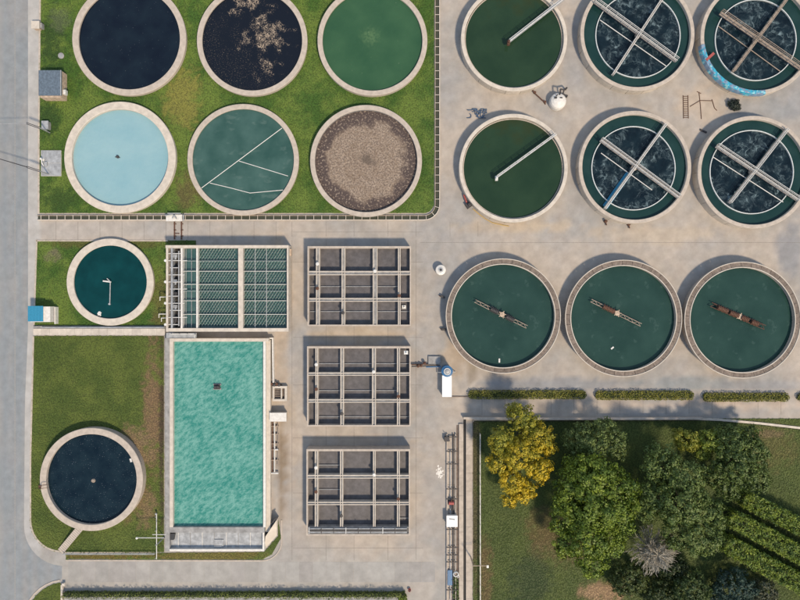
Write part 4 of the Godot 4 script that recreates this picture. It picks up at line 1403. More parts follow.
	for v in [437.0, 451.2, 464.0, 489.0, 499.0, 529.5, 547.4, 555.0, 562.0, 590.0]:
		g = Geo.new()
		g.bar(at(446.6, v, 0.56), at(458.0, v, 0.56), 0.16, 0.12); put("cross_bar", rel(g, c), M.dark_steel, t)
	g = Geo.new()
	g.box(at(446.8, 438.8, 0.5) - c, Vector3(1.0, 0.9, 0.9)); g.bar(at(445, 434, 0.9) - c, at(450, 441, 0.9) - c, 0.12, 0.12)
	put("valve", g, M.dark_steel, t)
	# wire fence of the park
	c = at(480, 520)
	t = thing("park_fence", "thin pale post and rail fence along the park grass", "fence", c)
	for i in 18:
		g = Geo.new()
		var v := 433.0 + i * 10.0
		g.box(at(479.6 + 0.06 * i * 0.2, v) - c + Vector3.UP * 0.6, Vector3(0.11, 1.2, 0.11)); put("post", g, M.galvanised, t)
	for y in [0.45, 0.8, 1.15]:
		g = Geo.new()
		g.bar(at(479.6, 433) - c + Vector3.UP * y, at(479.8, 603) - c + Vector3.UP * y, 0.08, 0.06); put("rail", g, M.white_metal, t)
	# railing along the lower edge of the olive lawn
	c = at(110, 552.6)
	t = thing("lawn_railing", "thin pale railing along the lower edge of the olive lawn", "railing", c)
	for i in 12:
		g = Geo.new()
		g.box(at(65.0 + i * 8.3, 552.6) - c + Vector3.UP * 0.45, Vector3(0.08, 0.9, 0.08)); put("post", g, M.galvanised, t)
	for y in [0.5, 0.88]:
		g = Geo.new()
		g.bar(at(65, 552.6) - c + Vector3.UP * y, at(156.5, 552.6) - c + Vector3.UP * y, 0.1, 0.06); put("rail", g, M.galvanised, t)

# ---------------------------------------------------------------- trees and hedges
func hedge(called: String, label: String, a: Vector3, b: Vector3, w: float, hh: float, ca: Color, cb: Color, per: float, size: float, group: String, rough := 0.12) -> void:
	var c := (a + b) * 0.5
	c.y = 0.0
	var t := thing(called, label, "hedge", c, group)
	var d := (b - a).normalized()
	var s := d.cross(Vector3.UP)
	var l := a.distance_to(b)
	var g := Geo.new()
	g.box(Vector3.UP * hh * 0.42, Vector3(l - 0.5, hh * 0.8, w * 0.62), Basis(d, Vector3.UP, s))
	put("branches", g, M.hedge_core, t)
	g = Geo.new()
	var k := int(l * (w + hh * 1.6) * per)
	for i in k:
		var x := rng.randf_range(-0.5, 0.5) * l
		var p := rng.randf_range(-1.0, 1.0) * (w * 0.5 + hh * 0.8)
		var bump := 1.0 + rough * noise_b.get_noise_2d((x + c.x) * 0.9, p * 0.9 + c.z) + rng.randf_range(-rough, rough) * 0.6
		var q: Vector3
		var nn: Vector3
		var endk := clampf((l * 0.5 - absf(x)) / (w * 0.5), 0.0, 1.0)
		var wk := w * 0.5 * sqrt(1.0 - pow(1.0 - endk, 2.0)) * bump
		if absf(p) < w * 0.5:
			q = d * x + s * p * (wk / (w * 0.5)) + Vector3.UP * hh * bump
			nn = Vector3.UP
		else:
			q = d * x + s * signf(p) * wk + Vector3.UP * (hh - (absf(p) - w * 0.5) / 0.8) * bump
			nn = s * signf(p) + Vector3.UP * 0.4
		var tone := 0.5 + 0.7 * noise_b.get_noise_2d((q.x + c.x) * 0.5, (q.z + c.z) * 0.5)
		leaf(g, q, (nn + rdir() * 0.9).normalized(), size * rng.randf_range(0.7, 1.3), tint(ca, cb, tone + rng.randf_range(-0.25, 0.25), 0.3))
	put("foliage", g, M.leaf, t)

func make_trees() -> void:
	var hg := "clipped hedges above the lane"
	var h1 := Color(0.1, 0.115, 0.016); var h2 := Color(0.21, 0.2, 0.03)
	hedge("clipped_hedge", "long clipped hedge strip at the left, beside the white container", at(468, 394.3), at(585.5, 394.3), 1.6, 0.7, h1, h2, 55.0, 0.13, hg)
	hedge("clipped_hedge", "clipped hedge strip below the middle bottle green tank", at(594.5, 395), at(692.5, 395), 1.7, 0.7, h1, h2, 55.0, 0.13, hg)
	hedge("clipped_hedge", "clipped hedge strip below the rightmost bottle green tank", at(702, 396.8), at(787.5, 396.8), 1.6, 0.7, h1, h2, 55.0, 0.13, hg)
	hedge("clipped_hedge", "clipped hedge strip cut by the right edge", at(796, 397), at(860, 397), 1.6, 0.7, h1, h2, 40.0, 0.13, hg)
	hedge("wall_hedge", "long thin hedge along the bottom edge in front of grey paving", at(65, 592.8), at(406, 592.8), 0.8, 1.4, Color(0.05, 0.08, 0.014), Color(0.16, 0.19, 0.035), 45.0, 0.13, "", 0.4)
	hedge("corner_shrub", "bright green shrub at the right end of the bottom hedge", at(398.5, 597), at(407, 597), 1.6, 1.1, Color(0.1, 0.16, 0.01), Color(0.22, 0.28, 0.03), 60.0, 0.15, "")
	# the yellow tree
	tree("autumn_tree", "yellow autumn tree at the park corner", Vector2(515, 458), [[523, 419, 7.5, 15, 0.8, 0.9], [503, 441, 8, 16, 0.8, 0.8], [536, 438, 7.5, 17, 0.8, 0.45], [499, 462, 7.5, 14, 0.8, 0.4], [520, 455, 9.5, 18, 0.8, 0.35], [540, 470, 8, 13, 0.8, 0.1], [512, 480, 7.5, 14], [524, 489, 6.5, 13], [509, 500, 5, 8], [547, 447, 6, 9, 0.8, 0.2], [513, 410, 5, 8, 0.8, 0.95]],
		Color(0.24, 0.22, 0.016), Color(0.72, 0.49, 0.014), {clump = 0.62, per = 30, size = 0.19, cover = 1.7, trunk = 0.3, alt = Color(0.15, 0.19, 0.024)})
	tree("round_tree", "small dark green round tree right of the yellow tree", Vector2(592, 437), [[583, 440, 5.5, 17], [603, 436, 6, 19], [615, 446, 5.5, 14], [594, 446, 6.5, 18], [572, 440, 4.5, 11]],
		Color(0.05, 0.085, 0.022), Color(0.15, 0.2, 0.05), {clump = 0.7, per = 26, size = 0.2, cover = 1.8, trunk = 0.25})
	tree("broad_tree", "largest bright green tree with a dense leafy crown", Vector2(583, 488), [[590, 478, 10, 25], [612, 490, 10, 24], [573, 492, 9, 21], [592, 505, 11.5, 28], [616, 513, 9.5, 22], [566, 516, 7.5, 18], [588, 535, 9, 26], [608, 540, 7, 18], [567, 541, 6, 16], [592, 562, 5.5, 16], [578, 468, 7, 15], [625, 502, 7.5, 14]],
		Color(0.055, 0.105, 0.012), Color(0.19, 0.25, 0.02), {clump = 0.95, per = 44, size = 0.23, cover = 1.7, trunk = 0.45})
	tree("dark_tree", "large dark green tree left of the hedge rows", Vector2(668, 480), [[662, 466, 9, 22], [683, 478, 10, 22], [656, 497, 8, 20], [680, 500, 11, 25], [698, 512, 9.5, 23], [700, 535, 8.5, 22], [680, 532, 8, 20], [645, 505, 6, 16], [712, 525, 7, 14]],
		Color(0.05, 0.09, 0.02), Color(0.15, 0.2, 0.045), {clump = 0.85, per = 36, size = 0.21, cover = 1.7, trunk = 0.4})
	tree("golden_shrub_tree", "small yellow green tree, left of the pair above the dark tree", Vector2(683, 437), [[686, 440, 5.5, 11], [680, 437, 4.5, 8], [694, 443, 4, 7]], Color(0.14, 0.17, 0.02), Color(0.34, 0.33, 0.045), {clump = 0.5, per = 24, size = 0.17, cover = 1.9, trunk = 0.14, group = "pair of small yellow green trees"})
	tree("golden_shrub_tree", "small yellow green tree, right of the pair above the dark tree", Vector2(707, 437), [[710, 441, 5.5, 12], [718, 436, 4.5, 8], [703, 452, 4, 9]], Color(0.11, 0.17, 0.02), Color(0.26, 0.3, 0.045), {clump = 0.5, per = 24, size = 0.17, cover = 1.9, trunk = 0.14, group = "pair of small yellow green trees"})
	tree("spreading_tree", "dark spreading tree at the upper end of the hedge rows", Vector2(728, 452), [[732, 444, 6.5, 20], [750, 452, 6, 18], [738, 466, 7.5, 22], [720, 474, 6, 16], [727, 484, 6, 16], [756, 478, 5, 14], [748, 436, 4, 12]],
		Color(0.045, 0.08, 0.018), Color(0.12, 0.17, 0.035), {clump = 0.65, per = 26, size = 0.2, cover = 1.8, trunk = 0.35})
	# tall hedge rows running to the lower right
	var r1 := Color(0.05, 0.1, 0.018); var r2 := Color(0.2, 0.26, 0.025)
	var rg := "tall hedge rows in the park"
	hedge("tall_hedge_row", "tall hedge row nearest the open grass, first of the slanting rows", at(741, 497, 2.5) * Vector3(1, 0, 1), at(860, 556, 2.5) * Vector3(1, 0, 1), 2.6, 3.4, r1, r2, 75.0, 0.17, rg, 0.38)
	hedge("tall_hedge_row", "second slanting tall hedge row below the spreading tree", at(727, 515, 2.5) * Vector3(1, 0, 1), at(860, 587, 2.5) * Vector3(1, 0, 1), 2.8, 3.6, r1, r2, 75.0, 0.17, rg, 0.38)
	hedge("tall_hedge_row", "third slanting tall hedge row beside the dark tree", at(722, 541, 2.5) * Vector3(1, 0, 1), at(860, 615, 2.5) * Vector3(1, 0, 1), 2.9, 3.6, r1, r2, 75.0, 0.17, rg, 0.38)
	# undergrowth at the bottom
	var ug := "bushes at the bottom edge of the park"
	for q in [["rounded bush beside the bare sandy patch", 629, 578, 3.2, 17, Color(0.035, 0.06, 0.014), Color(0.1, 0.125, 0.03)], ["low bush at the bottom edge, right of the grey tree", 690, 588, 4.2, 18, Color(0.025, 0.05, 0.014), Color(0.08, 0.12, 0.03)],
			["dark bush below the grey tree", 660, 594, 3.2, 15, Color(0.025, 0.045, 0.012), Color(0.065, 0.09, 0.025)], ["blue green bush at the bottom edge near the hedge rows", 733, 588, 3.6, 20, Color(0.018, 0.045, 0.036), Color(0.045, 0.085, 0.06)],
			["grey green bush near the lower right corner", 764, 592, 3.0, 13, Color(0.05, 0.06, 0.035), Color(0.12, 0.13, 0.07)], ["dark bush under the dead grey tree", 672, 566, 2.6, 14, Color(0.02, 0.036, 0.01), Color(0.05, 0.075, 0.02)]]:
		tree("bush", q[0], Vector2(q[1], q[2]), [[q[1], q[2], q[3], q[4]], [q[1] - q[4] * 0.5, q[2] + 5, q[3] * 0.7, q[4] * 0.7], [q[1] + q[4] * 0.55, q[2] + 3, q[3] * 0.75, q[4] * 0.65]], q[5], q[6], {clump = 0.55, per = 22, size = 0.18, cover = 1.7, trunk = 0.12, category = "bush", group = ug})
	# dead grey tree: bare radiating twigs
	var b := at(641, 539)
	var t := thing("dead_tree", "leafless pale grey tree between the bright green and the dark tree", "tree", b)
	var g := Geo.new()
	g.tube(Vector3.ZERO, Vector3(0.2, 8.0, 0.1), 0.2, 0.07, 9)
	put("trunk", g, M.pale_bark, t)
	g = Geo.new()
	var tw := Geo.new()
	for i in 190:
		var y := rng.randf_range(2.5, 8.0)
		var a := rng.randf() * TAU
		var ln := lerpf(5.2, 2.0, pow((y - 2.5) / 5.5, 1.3)) * rng.randf_range(0.7, 1.1)
		var d := Vector3(cos(a), rng.randf_range(0.25, 0.7), sin(a)).normalized()
		var p := Vector3(0.2 * y / 8.0, y, 0.1 * y / 8.0)
		g.tube(p, p + d * ln, 0.06, 0.022, 4, false)
		for k in 10:
			var q := p + d * ln * rng.randf_range(0.3, 1.0)
			tw.tube(q, q + (d + rdir() * 0.75).normalized() * rng.randf_range(0.4, 0.95), 0.06, 0.028, 3, false)
	put("branches", g, M.pale_bark, t)
	put("twigs", tw, M.pale_bark, t)
	# weeds breaking through the yard
	t = tree("yard_bush", "single dark bush growing in the yard among the foaming clarifiers", Vector2(734, 105.5), [[734, 105.5, 0.7, 5.2, 0.7], [731, 103, 0.5, 3.4], [737, 107, 0.5, 3.6], [736, 102.5, 0.5, 3]], Color(0.012, 0.02, 0.016), Color(0.03, 0.042, 0.03), {clump = 0.3, per = 18, size = 0.12, cover = 2.2, trunk = 0.06, category = "bush", group = ""})

# ---------------------------------------------------------------- small things
func make_small_things() -> void:
	var g: Geo
	var t: Node3D
	var c: Vector3
	# hut with the slate blue roof
	c = at(52, 85)
	t = thing("roadside_hut", "small hut with flat slate blue roof and beige walls by the road", "hut", at(52.5, 85))
	var h := 2.3
	var a := at(38.8, 70.4, h); var b := at(61.6, 95.6, h)
	var p0 := t.position
	g = Geo.new()
	g.box(Vector3((a.x + b.x) * 0.5, h * 0.5 - 0.08, (a.z + b.z) * 0.5 + 0.15) - Vector3(p0.x, 0, p0.z), Vector3(b.x - a.x - 0.35, h - 0.16, b.z - a.z + 0.35)); put("wall", g, M.beige_render, t)
	g = Geo.new()
	g.box(Vector3((a.x + b.x) * 0.5, h, (a.z + b.z) * 0.5) - p0, Vector3(b.x - a.x, 0.18, b.z - a.z)); put("roof", g, M.slate_roof, t)
	g = Geo.new()
	g.box(Vector3(b.x - 0.1, h + 0.12, (a.z + b.z) * 0.5) - p0, Vector3(0.16, 0.1, b.z - a.z)); put("parapet", g, M.galvanised, t)
	g = Geo.new()
	g.box(Vector3(b.x + 0.2, 1.4, b.z - 0.9) - p0, Vector3(0.55, 0.8, 0.9)); g.lathe(Vector3(b.x + 0.2, 1.8, b.z - 0.9) - p0, [Vector2(0.3, 0), Vector2(0.24, 0.06), Vector2(0, 0.07)], 12); put("air_unit", g, M.white_metal, t)
	rounds.append([c.x, c.z, 3.2])
	# white gate pillar by the road
	t = thing("gate_pillar", "short cream pillar with cap at the road edge, near the top", "pillar", at(39, 27.5))
	g = Geo.new(); g.box(Vector3(0, 0.55, 0), Vector3(1.2, 1.1, 1.2)); put("shaft", g, M.beige_render, t)
	g = Geo.new(); g.box(Vector3(0, 1.18, 0), Vector3(1.6, 0.16, 1.5)); put("cap", g, M.pale_concrete, t)
	g = Geo.new(); g.box(Vector3(0.95, 0.5, 0), Vector3(0.35, 1.0, 1.0)); put("door", g, M.grey_concrete, t)
	t = thing("manhole_cover", "round pale grey manhole in the grass above the hut", "manhole", at(61.5, 56))
	g = Geo.new(); g.lathe(Vector3(0, 0, 0), [Vector2(0.6, 0.0), Vector2(0.6, 0.22), Vector2(0.5, 0.25), Vector2(0, 0.25)], 18); put("collar", g, M.grey_concrete, t)
	g = Geo.new(); g.lathe(Vector3(0, 0.25, 0), [Vector2(0.36, 0.0), Vector2(0.34, 0.04), Vector2(0, 0.05)], 18); put("lid", g, M.galvanised, t)
	t = thing("meter_cabinet", "small grey meter cabinet in the grass by the upper twin bracket", "cabinet", at(48, 126.5))
	g = Geo.new(); g.box(Vector3(0, 0.5, 0), Vector3(1.2, 1.0, 1.5)); put("body", g, M.galvanised, t)
	g = Geo.new(); g.box(Vector3(0, 1.05, 0), Vector3(1.35, 0.1, 1.65)); put("lid", g, M.galvanised, t)
	g = Geo.new(); g.box(Vector3(0.62, 0.5, 0), Vector3(0.05, 0.8, 1.2)); put("door", g, M.grey_concrete, t)
	# pale slab with a white hydrant
	c = at(51, 163)
	t = thing("concrete_pad", "pale blue grey concrete pad between road and sky blue tank", "slab", c)
	g = Geo.new(); blk(g, 41, 150.4, 61, 176, 0.0, 0.3); put("slab", rel(g, c), M.white_paint, t)
	g = Geo.new(); blk(g, 41.2, 150.6, 60.8, 163.0, 0.3, 0.34); put("cover_plate", rel(g, c), M.galvanised, t)
	g = Geo.new(); blk(g, 41.2, 163.3, 60.8, 175.8, 0.3, 0.34); put("cover_plate", rel(g, c), M.galvanised, t)
	rounds.append([c.x, c.z, 3.0])
	t = thing("hydrant", "white hydrant with bent pipe standing on the pale pad", "hydrant", at(44, 160) + Vector3.UP * 0.34)
	g = Geo.new(); g.lathe(Vector3.ZERO, [Vector2(0.3, 0), Vector2(0.3, 0.1), Vector2(0.16, 0.14), Vector2(0.16, 0.8), Vector2(0.22, 0.85), Vector2(0.0, 1.0)], 14); put("body", g, M.white_metal, t)
	g = Geo.new(); g.pipe([Vector3(0, 0.55, 0), Vector3(0.1, 0.55, 0.7), Vector3(0.15, 0.1, 1.3)], 0.12); put("outlet", g, M.white_metal, t)
	g = Geo.new(); g.box(Vector3(0.7, 0.16, 0.9), Vector3(0.5, 0.32, 0.8)); put("valve_box", g, M.galvanised, t)
	# twin bracket posts that carry cables over the road
	for q in [[40.5, 128.2, 26.5, 123.2, "upper", -4.0, 125.4], [40, 171.2, 27, 167.0, "lower", -4.0, 158.2]]:
		var y := 3.2
		c = at(q[0], q[1], 0.0)
		t = thing("cable_post", "post with dark twin bracket reaching over the footway, %s of two" % q[4], "post", Vector3(at(q[0], q[1], y).x, 0, at(q[0], q[1], y).z), "cable posts by the road")
		g = Geo.new(); g.tube(Vector3.ZERO, Vector3(0, y + 0.2, 0), 0.12, 0.09, 10); put("pole", g, M.galvanised, t)
		for s in [-0.7, 0.7]:
			g = Geo.new(); g.bar(loc(t, q[0], q[1] + s, y), loc(t, q[2], q[3] + s, y), 0.13, 0.12); put("bracket_arm", g, M.dark_steel, t)
		g = Geo.new(); g.tube(loc(t, q[2], q[3], y + 0.05), loc(t, q[5] - 60.0, q[6] if q[4] == "upper" else q[6] - 18.0, y + 0.05), 0.05 if q[4] == "upper" else 0.09, 0.05, 6); put("cable", g, M.galvanised if q[4] == "upper" else M.dark_steel, t)
	# blue and white kiosk
	h = 2.5
	c = at(41, 314)
	t = thing("kiosk", "kiosk with bright blue corrugated roof and white annex at the footway", "kiosk", c)
	g = Geo.new()
	a = at(28, 306.2, h); b = at(43.2, 321.2, h)
	for i in 10:
		var x0 := lerpf(a.x, b.x, i / 10.0); var x1 := lerpf(a.x, b.x, (i + 1) / 10.0)
		g.box(Vector3((x0 + x1) * 0.5, h + (0.03 if i % 2 else 0.0), (a.z + b.z) * 0.5) - Vector3(c.x, 0, c.z), Vector3(x1 - x0 + 0.005, 0.08, b.z - a.z + 0.1))
	put("blue_roof", g, M.blue_roof, t)
	g = Geo.new(); g.box(Vector3((a.x + b.x) * 0.5 + 0.2, h * 0.5 - 0.03, (a.z + b.z) * 0.5 + 0.12) - Vector3(c.x, 0, c.z), Vector3(b.x - a.x - 0.5, h - 0.1, b.z - a.z + 0.1)); put("wall", g, M.white_paint, t)
	g = Geo.new(); blk(g, 43.3, 306.6, 50.2, 322.0, 0.0, h - 0.25); put("annex", rel(g, c), M.white_paint, t)
	g = Geo.new(); blk(g, 50.4, 307.0, 54.4, 322.0, 0.0, 0.9); put("bin_bay", rel(g, c), M.grey_concrete, t)
	g = Geo.new(); blk(g, 54.4, 307.0, 55.3, 324.0, 0.0, 1.2); put("screen_wall", rel(g, c), M.white_paint, t)
	rounds.append([c.x + 1.0, c.z, 2.6])
	# white dome and white round tank
	t = thing("white_dome_tank", "small round white tank with dark centre hatch, left of the bottle green tank", "tank", at(440.3, 270.3))
	g = Geo.new(); g.lathe(Vector3.ZERO, [Vector2(0.95, 0.0), Vector2(1.02, 0.2), Vector2(1.02, 1.3), Vector2(0.98, 1.38), Vector2(0.5, 1.55)], 28); put("shell", g, M.white_paint, t)
	g = Geo.new(); g.lathe(Vector3.UP * 1.55, [Vector2(0.5, 0.0), Vector2(0.5, 0.06), Vector2(0.0, 0.08)], 20); put("hatch", g, M.galvanised, t)
	g = Geo.new(); g.lathe(Vector3.UP * 1.62, [Vector2(0.26, 0.0), Vector2(0.24, 0.1), Vector2(0.0, 0.12)], 16); put("vent_cap", g, M.dark_steel, t)
	t = thing("white_storage_tank", "white domed storage tank with dark pipes between four round tanks", "tank", at(556.4, 103.2))
	g = Geo.new(); g.lathe(Vector3.ZERO, [Vector2(1.55, 0.0), Vector2(1.62, 0.2), Vector2(1.62, 1.2), Vector2(1.45, 1.6), Vector2(1.0, 1.9), Vector2(0.45, 2.05), Vector2(0, 2.08)], 30); put("shell", g, M.white_paint, t)
	g = Geo.new()
	g.pipe([Vector3(0.1, 1.6, -1.0), Vector3(0.2, 2.2, -1.3), Vector3(0.2, 2.3, -2.0), Vector3(1.0, 2.0, -2.0), Vector3(1.7, 1.4, -2.6), Vector3(1.8, 0.0, -2.7)], 0.16)
	g.pipe([Vector3(1.0, 2.0, -2.0), Vector3(0.9, 1.4, -1.3), Vector3(1.9, 1.0, -1.2), Vector3(2.0, 0.0, -1.2)], 0.14); put("feed_pipe", g, M.dark_steel, t)
	g = Geo.new(); g.box(Vector3(-0.65, 1.95, -0.45), Vector3(0.5, 0.2, 0.4)); g.box(Vector3(0.4, 2.05, -0.4), Vector3(0.5, 0.2, 0.2)); g.tube(Vector3(-0.5, 1.95, -0.8), Vector3(-0.35, 2.2, -1.0), 0.1, 0.1, 8); put("lid_fitting", g, M.dark_steel, t)
	g = Geo.new()
	t = thing("drain_pipe", "rusty pipe from the green clarifier wall towards the white domed tank", "pipe", at(539, 98))
	g.pipe([loc(t, 532.5, 90, 0.5), loc(t, 534.0, 92.5, 0.35), loc(t, 545, 102.6, 0.3), loc(t, 545.2, 104.4, 0.0)], 0.12); put("tube", g, M.rust, t)
	g = Geo.new()
	for q in [[534.5, 93, 0.34], [544.6, 102.4, 0.3]]:
		g.lathe(loc(t, q[0], q[1], q[2] - 0.3), [Vector2(0.24, 0.0), Vector2(0.24, 0.5), Vector2(0, 0.52)], 12)
	put("flange", g, M.rust, t)
	# blue silo, container, platform
	t = thing("blue_silo", "blue round silo with white top ring behind the white container", "silo", at(446, 369.6))
	g = Geo.new(); g.lathe(Vector3.ZERO, [Vector2(1.0, 0.0), Vector2(1.0, 2.6), Vector2(1.12, 2.7), Vector2(1.12, 2.9), Vector2(0.6, 3.15)], 26); put("shell", g, M.blue_paint, t)
	g = Geo.new()
	for i in 24:
		var e0 := Vector3(cos(TAU * i / 24), 0, sin(TAU * i / 24)) * 0.62; var e1 := Vector3(cos(TAU * (i + 1) / 24), 0, sin(TAU * (i + 1) / 24)) * 0.62
		g.tube(e0 + Vector3.UP * 3.2, e1 + Vector3.UP * 3.2, 0.08, 0.08, 6)
	put("top_ring", g, M.white_metal, t)
	g = Geo.new(); g.lathe(Vector3.UP * 3.05, [Vector2(0.6, 0.08), Vector2(0.35, 0.3), Vector2(0.0, 0.34)], 18); put("cap", g, M.galvanised, t)
	for q in [[-1.9, 0.5, -0.9], [1.9, 0.4, 0.9]]:
		g = Geo.new(); g.tube(Vector3(q[2], 2.4, 0.3), Vector3(q[0], 0.0, q[1]), 0.08, 0.08, 8); put("brace", g, M.white_metal, t)
	t = thing("white_container", "long bright white container with ribbed lid beside the filter basins", "container", at(446.2, 384.8))
	g = Geo.new(); g.box(Vector3(0, 0.95, 0), Vector3(1.75, 1.9, 4.1)); put("body", g, M.white_paint, t)
	g = Geo.new(); g.box(Vector3(0, 1.95, 0), Vector3(1.85, 0.1, 4.2)); put("roof", g, mat("bright_white", Color(0.88, 0.88, 0.88), 0.4), t)
	g = Geo.new(); g.box(Vector3(0, 0.9, 2.08), Vector3(1.2, 1.5, 0.05)); put("door", g, M.galvanised, t)
	t = thing("steel_platform", "grey steel platform with pipe run linking the blue silo to the middle filter basin", "platform", at(434, 362))
	g = Geo.new(); blk(g, 428.4, 356.4, 440.5, 364.0, 0.3, 0.45)
	for q in [[429, 357], [439.5, 357], [429, 363], [439.5, 363]]:
		blk(g, q[0], q[1], q[0] + 0.7, q[1] + 0.7, 0.0, 0.34)
	put("deck", rel(g, t.position), M.grey_concrete, t)
	g = Geo.new(); g.tube(at(411.5, 366.3, 0.7), at(440, 365.6, 0.7), 0.13, 0.13, 8); put("pipe", rel(g, t.position), M.dark_steel, t)
	g = Geo.new(); g.tube(at(411.5, 364.6, 0.6), at(428, 364.2, 0.6), 0.09, 0.09, 8); put("pipe", rel(g, t.position), M.rust, t)
	g = Geo.new(); g.tube(at(426, 367, 0.75), at(441, 366.6, 0.75), 0.12, 0.12, 8); put("pipe", rel(g, t.position), M.blue_paint, t)
	g = Geo.new()
	for q in [[421, 365.5], [424.5, 363], [418, 366]]:
		g.lathe(at(q[0], q[1], 0.55) - t.position, [Vector2(0.3, 0), Vector2(0.3, 0.35), Vector2(0.1, 0.4), Vector2(0.1, 0.7), Vector2(0, 0.72)], 12)
		g.box(at(q[0], q[1], 0.3) - t.position, Vector3(0.2, 0.6, 0.2))
	put("valve", g, M.rust, t)
	t = thing("kerb_edge", "thin dark kerb below the white container", "kerb", at(462, 396.5))
	g = Geo.new(); g.box(Vector3(0, 0.08, 0), Vector3(4.6, 0.16, 0.18)); put("stone", g, M.brown_channel, t)
	# frame box, cream box and pipes beside the turquoise basin
	c = at(279.5, 393.5)
	t = thing("open_frame_pit", "square open pit with pale concrete frame beside the turquoise basin", "pit", c)
	for q in [[272.4, 386.2, 287, 388.4], [272.4, 399.2, 287, 401.2], [272.4, 388.4, 274.2, 399.2], [284.6, 388.4, 287, 399.2], [280.8, 388.4, 282, 399.2]]:
		g = Geo.new(); blk(g, q[0], q[1], q[2], q[3], 0.0, 0.9 if q[0] != 280.8 else 0.8); put("frame_side", rel(g, c), M.pale_concrete, t)
	g = Geo.new(); blk(g, 274.2, 388.4, 284.6, 399.2, 0.0, 0.15); put("grating", rel(g, c), M.brown_channel, t)
	for i in 6:
		g = Geo.new(); blk(g, 274.4, 389.4 + i * 1.7, 280.6, 389.9 + i * 1.7, 0.3, 0.4); put("grating_bar", rel(g, c), M.old_concrete, t)
	t = thing("valve_cluster", "cluster of rusty valves above the open frame pit", "valves", at(276, 383.5))
	for i in 4:
		g = Geo.new()
		g.lathe(Vector3(-0.7 + i * 0.5, 0, 0.2 * (i % 2)), [Vector2(0.2, 0), Vector2(0.2, 0.5), Vector2(0.08, 0.55), Vector2(0.08, 0.9), Vector2(0.28, 0.92), Vector2(0.28, 0.98), Vector2(0, 1.0)], 12); put("valve", g, [M.rust, M.dark_steel][i % 2], t)
	g = Geo.new(); g.tube(Vector3(-1.1, 0.3, 0.2), Vector3(1.2, 0.3, 0.2), 0.11, 0.11, 8); put("pipe", g, M.rust, t)
	t = thing("cream_cabinet", "cream boxy cabinet with pitched lid below the open frame pit", "cabinet", at(279.8, 415.4))
	g = Geo.new(); g.box(Vector3(0, 0.85, 0), Vector3(3.0, 1.7, 1.5)); put("body", g, M.pale_concrete, t)
	g = Geo.new(); g.box(Vector3(0, 1.76, 0), Vector3(3.3, 0.12, 1.7)); put("lid", g, M.white_paint, t)
	g = Geo.new(); g.box(Vector3(0.0, 0.8, 0.77), Vector3(2.4, 1.3, 0.05)); put("door", g, M.beige_render, t)
	c = at(275, 448)
	t = thing("pipe_bundle", "bundle of brown and white pipes running below the cream cabinet", "pipes", c)
	for q in [[272.4, 422, 474, 0.1, "rust"], [274.6, 421.5, 472, 0.13, "white_metal"], [277.8, 424, 466, 0.08, "old_concrete"]]:
		g = Geo.new(); g.tube(at(q[0], q[1], 0.45), at(q[0], q[2], 0.45), q[3], q[3], 8); put("pipe", rel(g, c), M[q[4]], t)
	for v in [426.0, 434.0, 443.5, 449.5, 460.0]:
		g = Geo.new(); g.bar(at(271.5, v, 0.28), at(278.6, v, 0.28), 0.2, 0.5); put("support", rel(g, c), M.old_concrete, t)
	for q in [[271, 473.2, 278.5, 473.2], [274.6, 449.6, 278.3, 449.6]]:
		g = Geo.new(); g.tube(at(q[0], q[1], 0.55), at(q[2], q[3], 0.55), 0.17, 0.17, 10); put("branch_pipe", rel(g, c), M.white_metal, t)
	# slim pole crossed by lamp arms beside the basin tray
	c = at(156.6, 556)
	t = thing("light_mast", "slim white mast with two arms beside the lower left basin corner", "mast", Vector3(at(164.5, 537, 0).x, 0, at(164.5, 537, 0).z))
	g = Geo.new(); g.tube(Vector3.ZERO, Vector3(0, 4.0, 0), 0.12, 0.09, 10); put("pole", g, M.galvanised, t)
	g = Geo.new(); g.tube(loc(t, 164, 537.8, 3.9), loc(t, 137.5, 537.8, 3.9), 0.08, 0.08, 8); put("arm", g, M.white_metal, t)
	g = Geo.new(); g.lathe(loc(t, 137.2, 537.8, 3.75), [Vector2(0.0, 0.34), Vector2(0.2, 0.3), Vector2(0.24, 0.1), Vector2(0.1, 0.0)], 12); put("lamp_head", g, M.white_metal, t)
	g = Geo.new(); g.tube(loc(t, 166, 534.6, 3.5), loc(t, 152.5, 534.6, 3.5), 0.07, 0.07, 8); put("arm", g, M.white_metal, t)
	t = thing("white_pipe", "white pipe on short stands between the olive lawn and turquoise basin", "pipe", c)
	g = Geo.new(); g.tube(at(156.6, 514, 0.7) - c, at(156.6, 559, 0.7) - c, 0.09, 0.09, 8); put("tube", g, M.white_metal, t)
	g = Geo.new(); g.lathe(at(156.6, 513.6, 0.55) - c, [Vector2(0.0, 0.4), Vector2(0.2, 0.35), Vector2(0.22, 0.1), Vector2(0.1, 0.0)], 12); put("valve", g, M.galvanised, t)
	for v in [516.0, 530.0, 544.0, 557.0]:
		g = Geo.new(); g.box(at(156.6, v) - c + Vector3.UP * 0.32, Vector3(0.12, 0.64, 0.12)); put("stand", g, M.galvanised, t)
	# street lamp over the park fence
	t = thing("street_lamp", "slim street lamp reaching from the concrete strip over the park fence", "lamp", at(470.5, 556))
	g = Geo.new(); g.tube(Vector3.ZERO, Vector3(0, 4.4, 0), 0.13, 0.08, 10); put("pole", g, M.beige_render, t)
	var lt := Vector3(0, 4.4, 0)
	g = Geo.new(); g.tube(lt, lt + Vector3(2.6, 0.25, -0.1), 0.08, 0.06, 8); put("arm", g, M.beige_render, t)
	g = Geo.new(); g.box(lt + Vector3(2.75, 0.24, 0.05), Vector3(0.4, 0.14, 0.5)); put("lamp_head", g, M.white_metal, t)
	# things standing on the pipe trench
	t = thing("white_trench_box", "white square box with grey slot standing on the pipe trench", "box", at(451.4, 518.4) + Vector3.UP * 0.5)
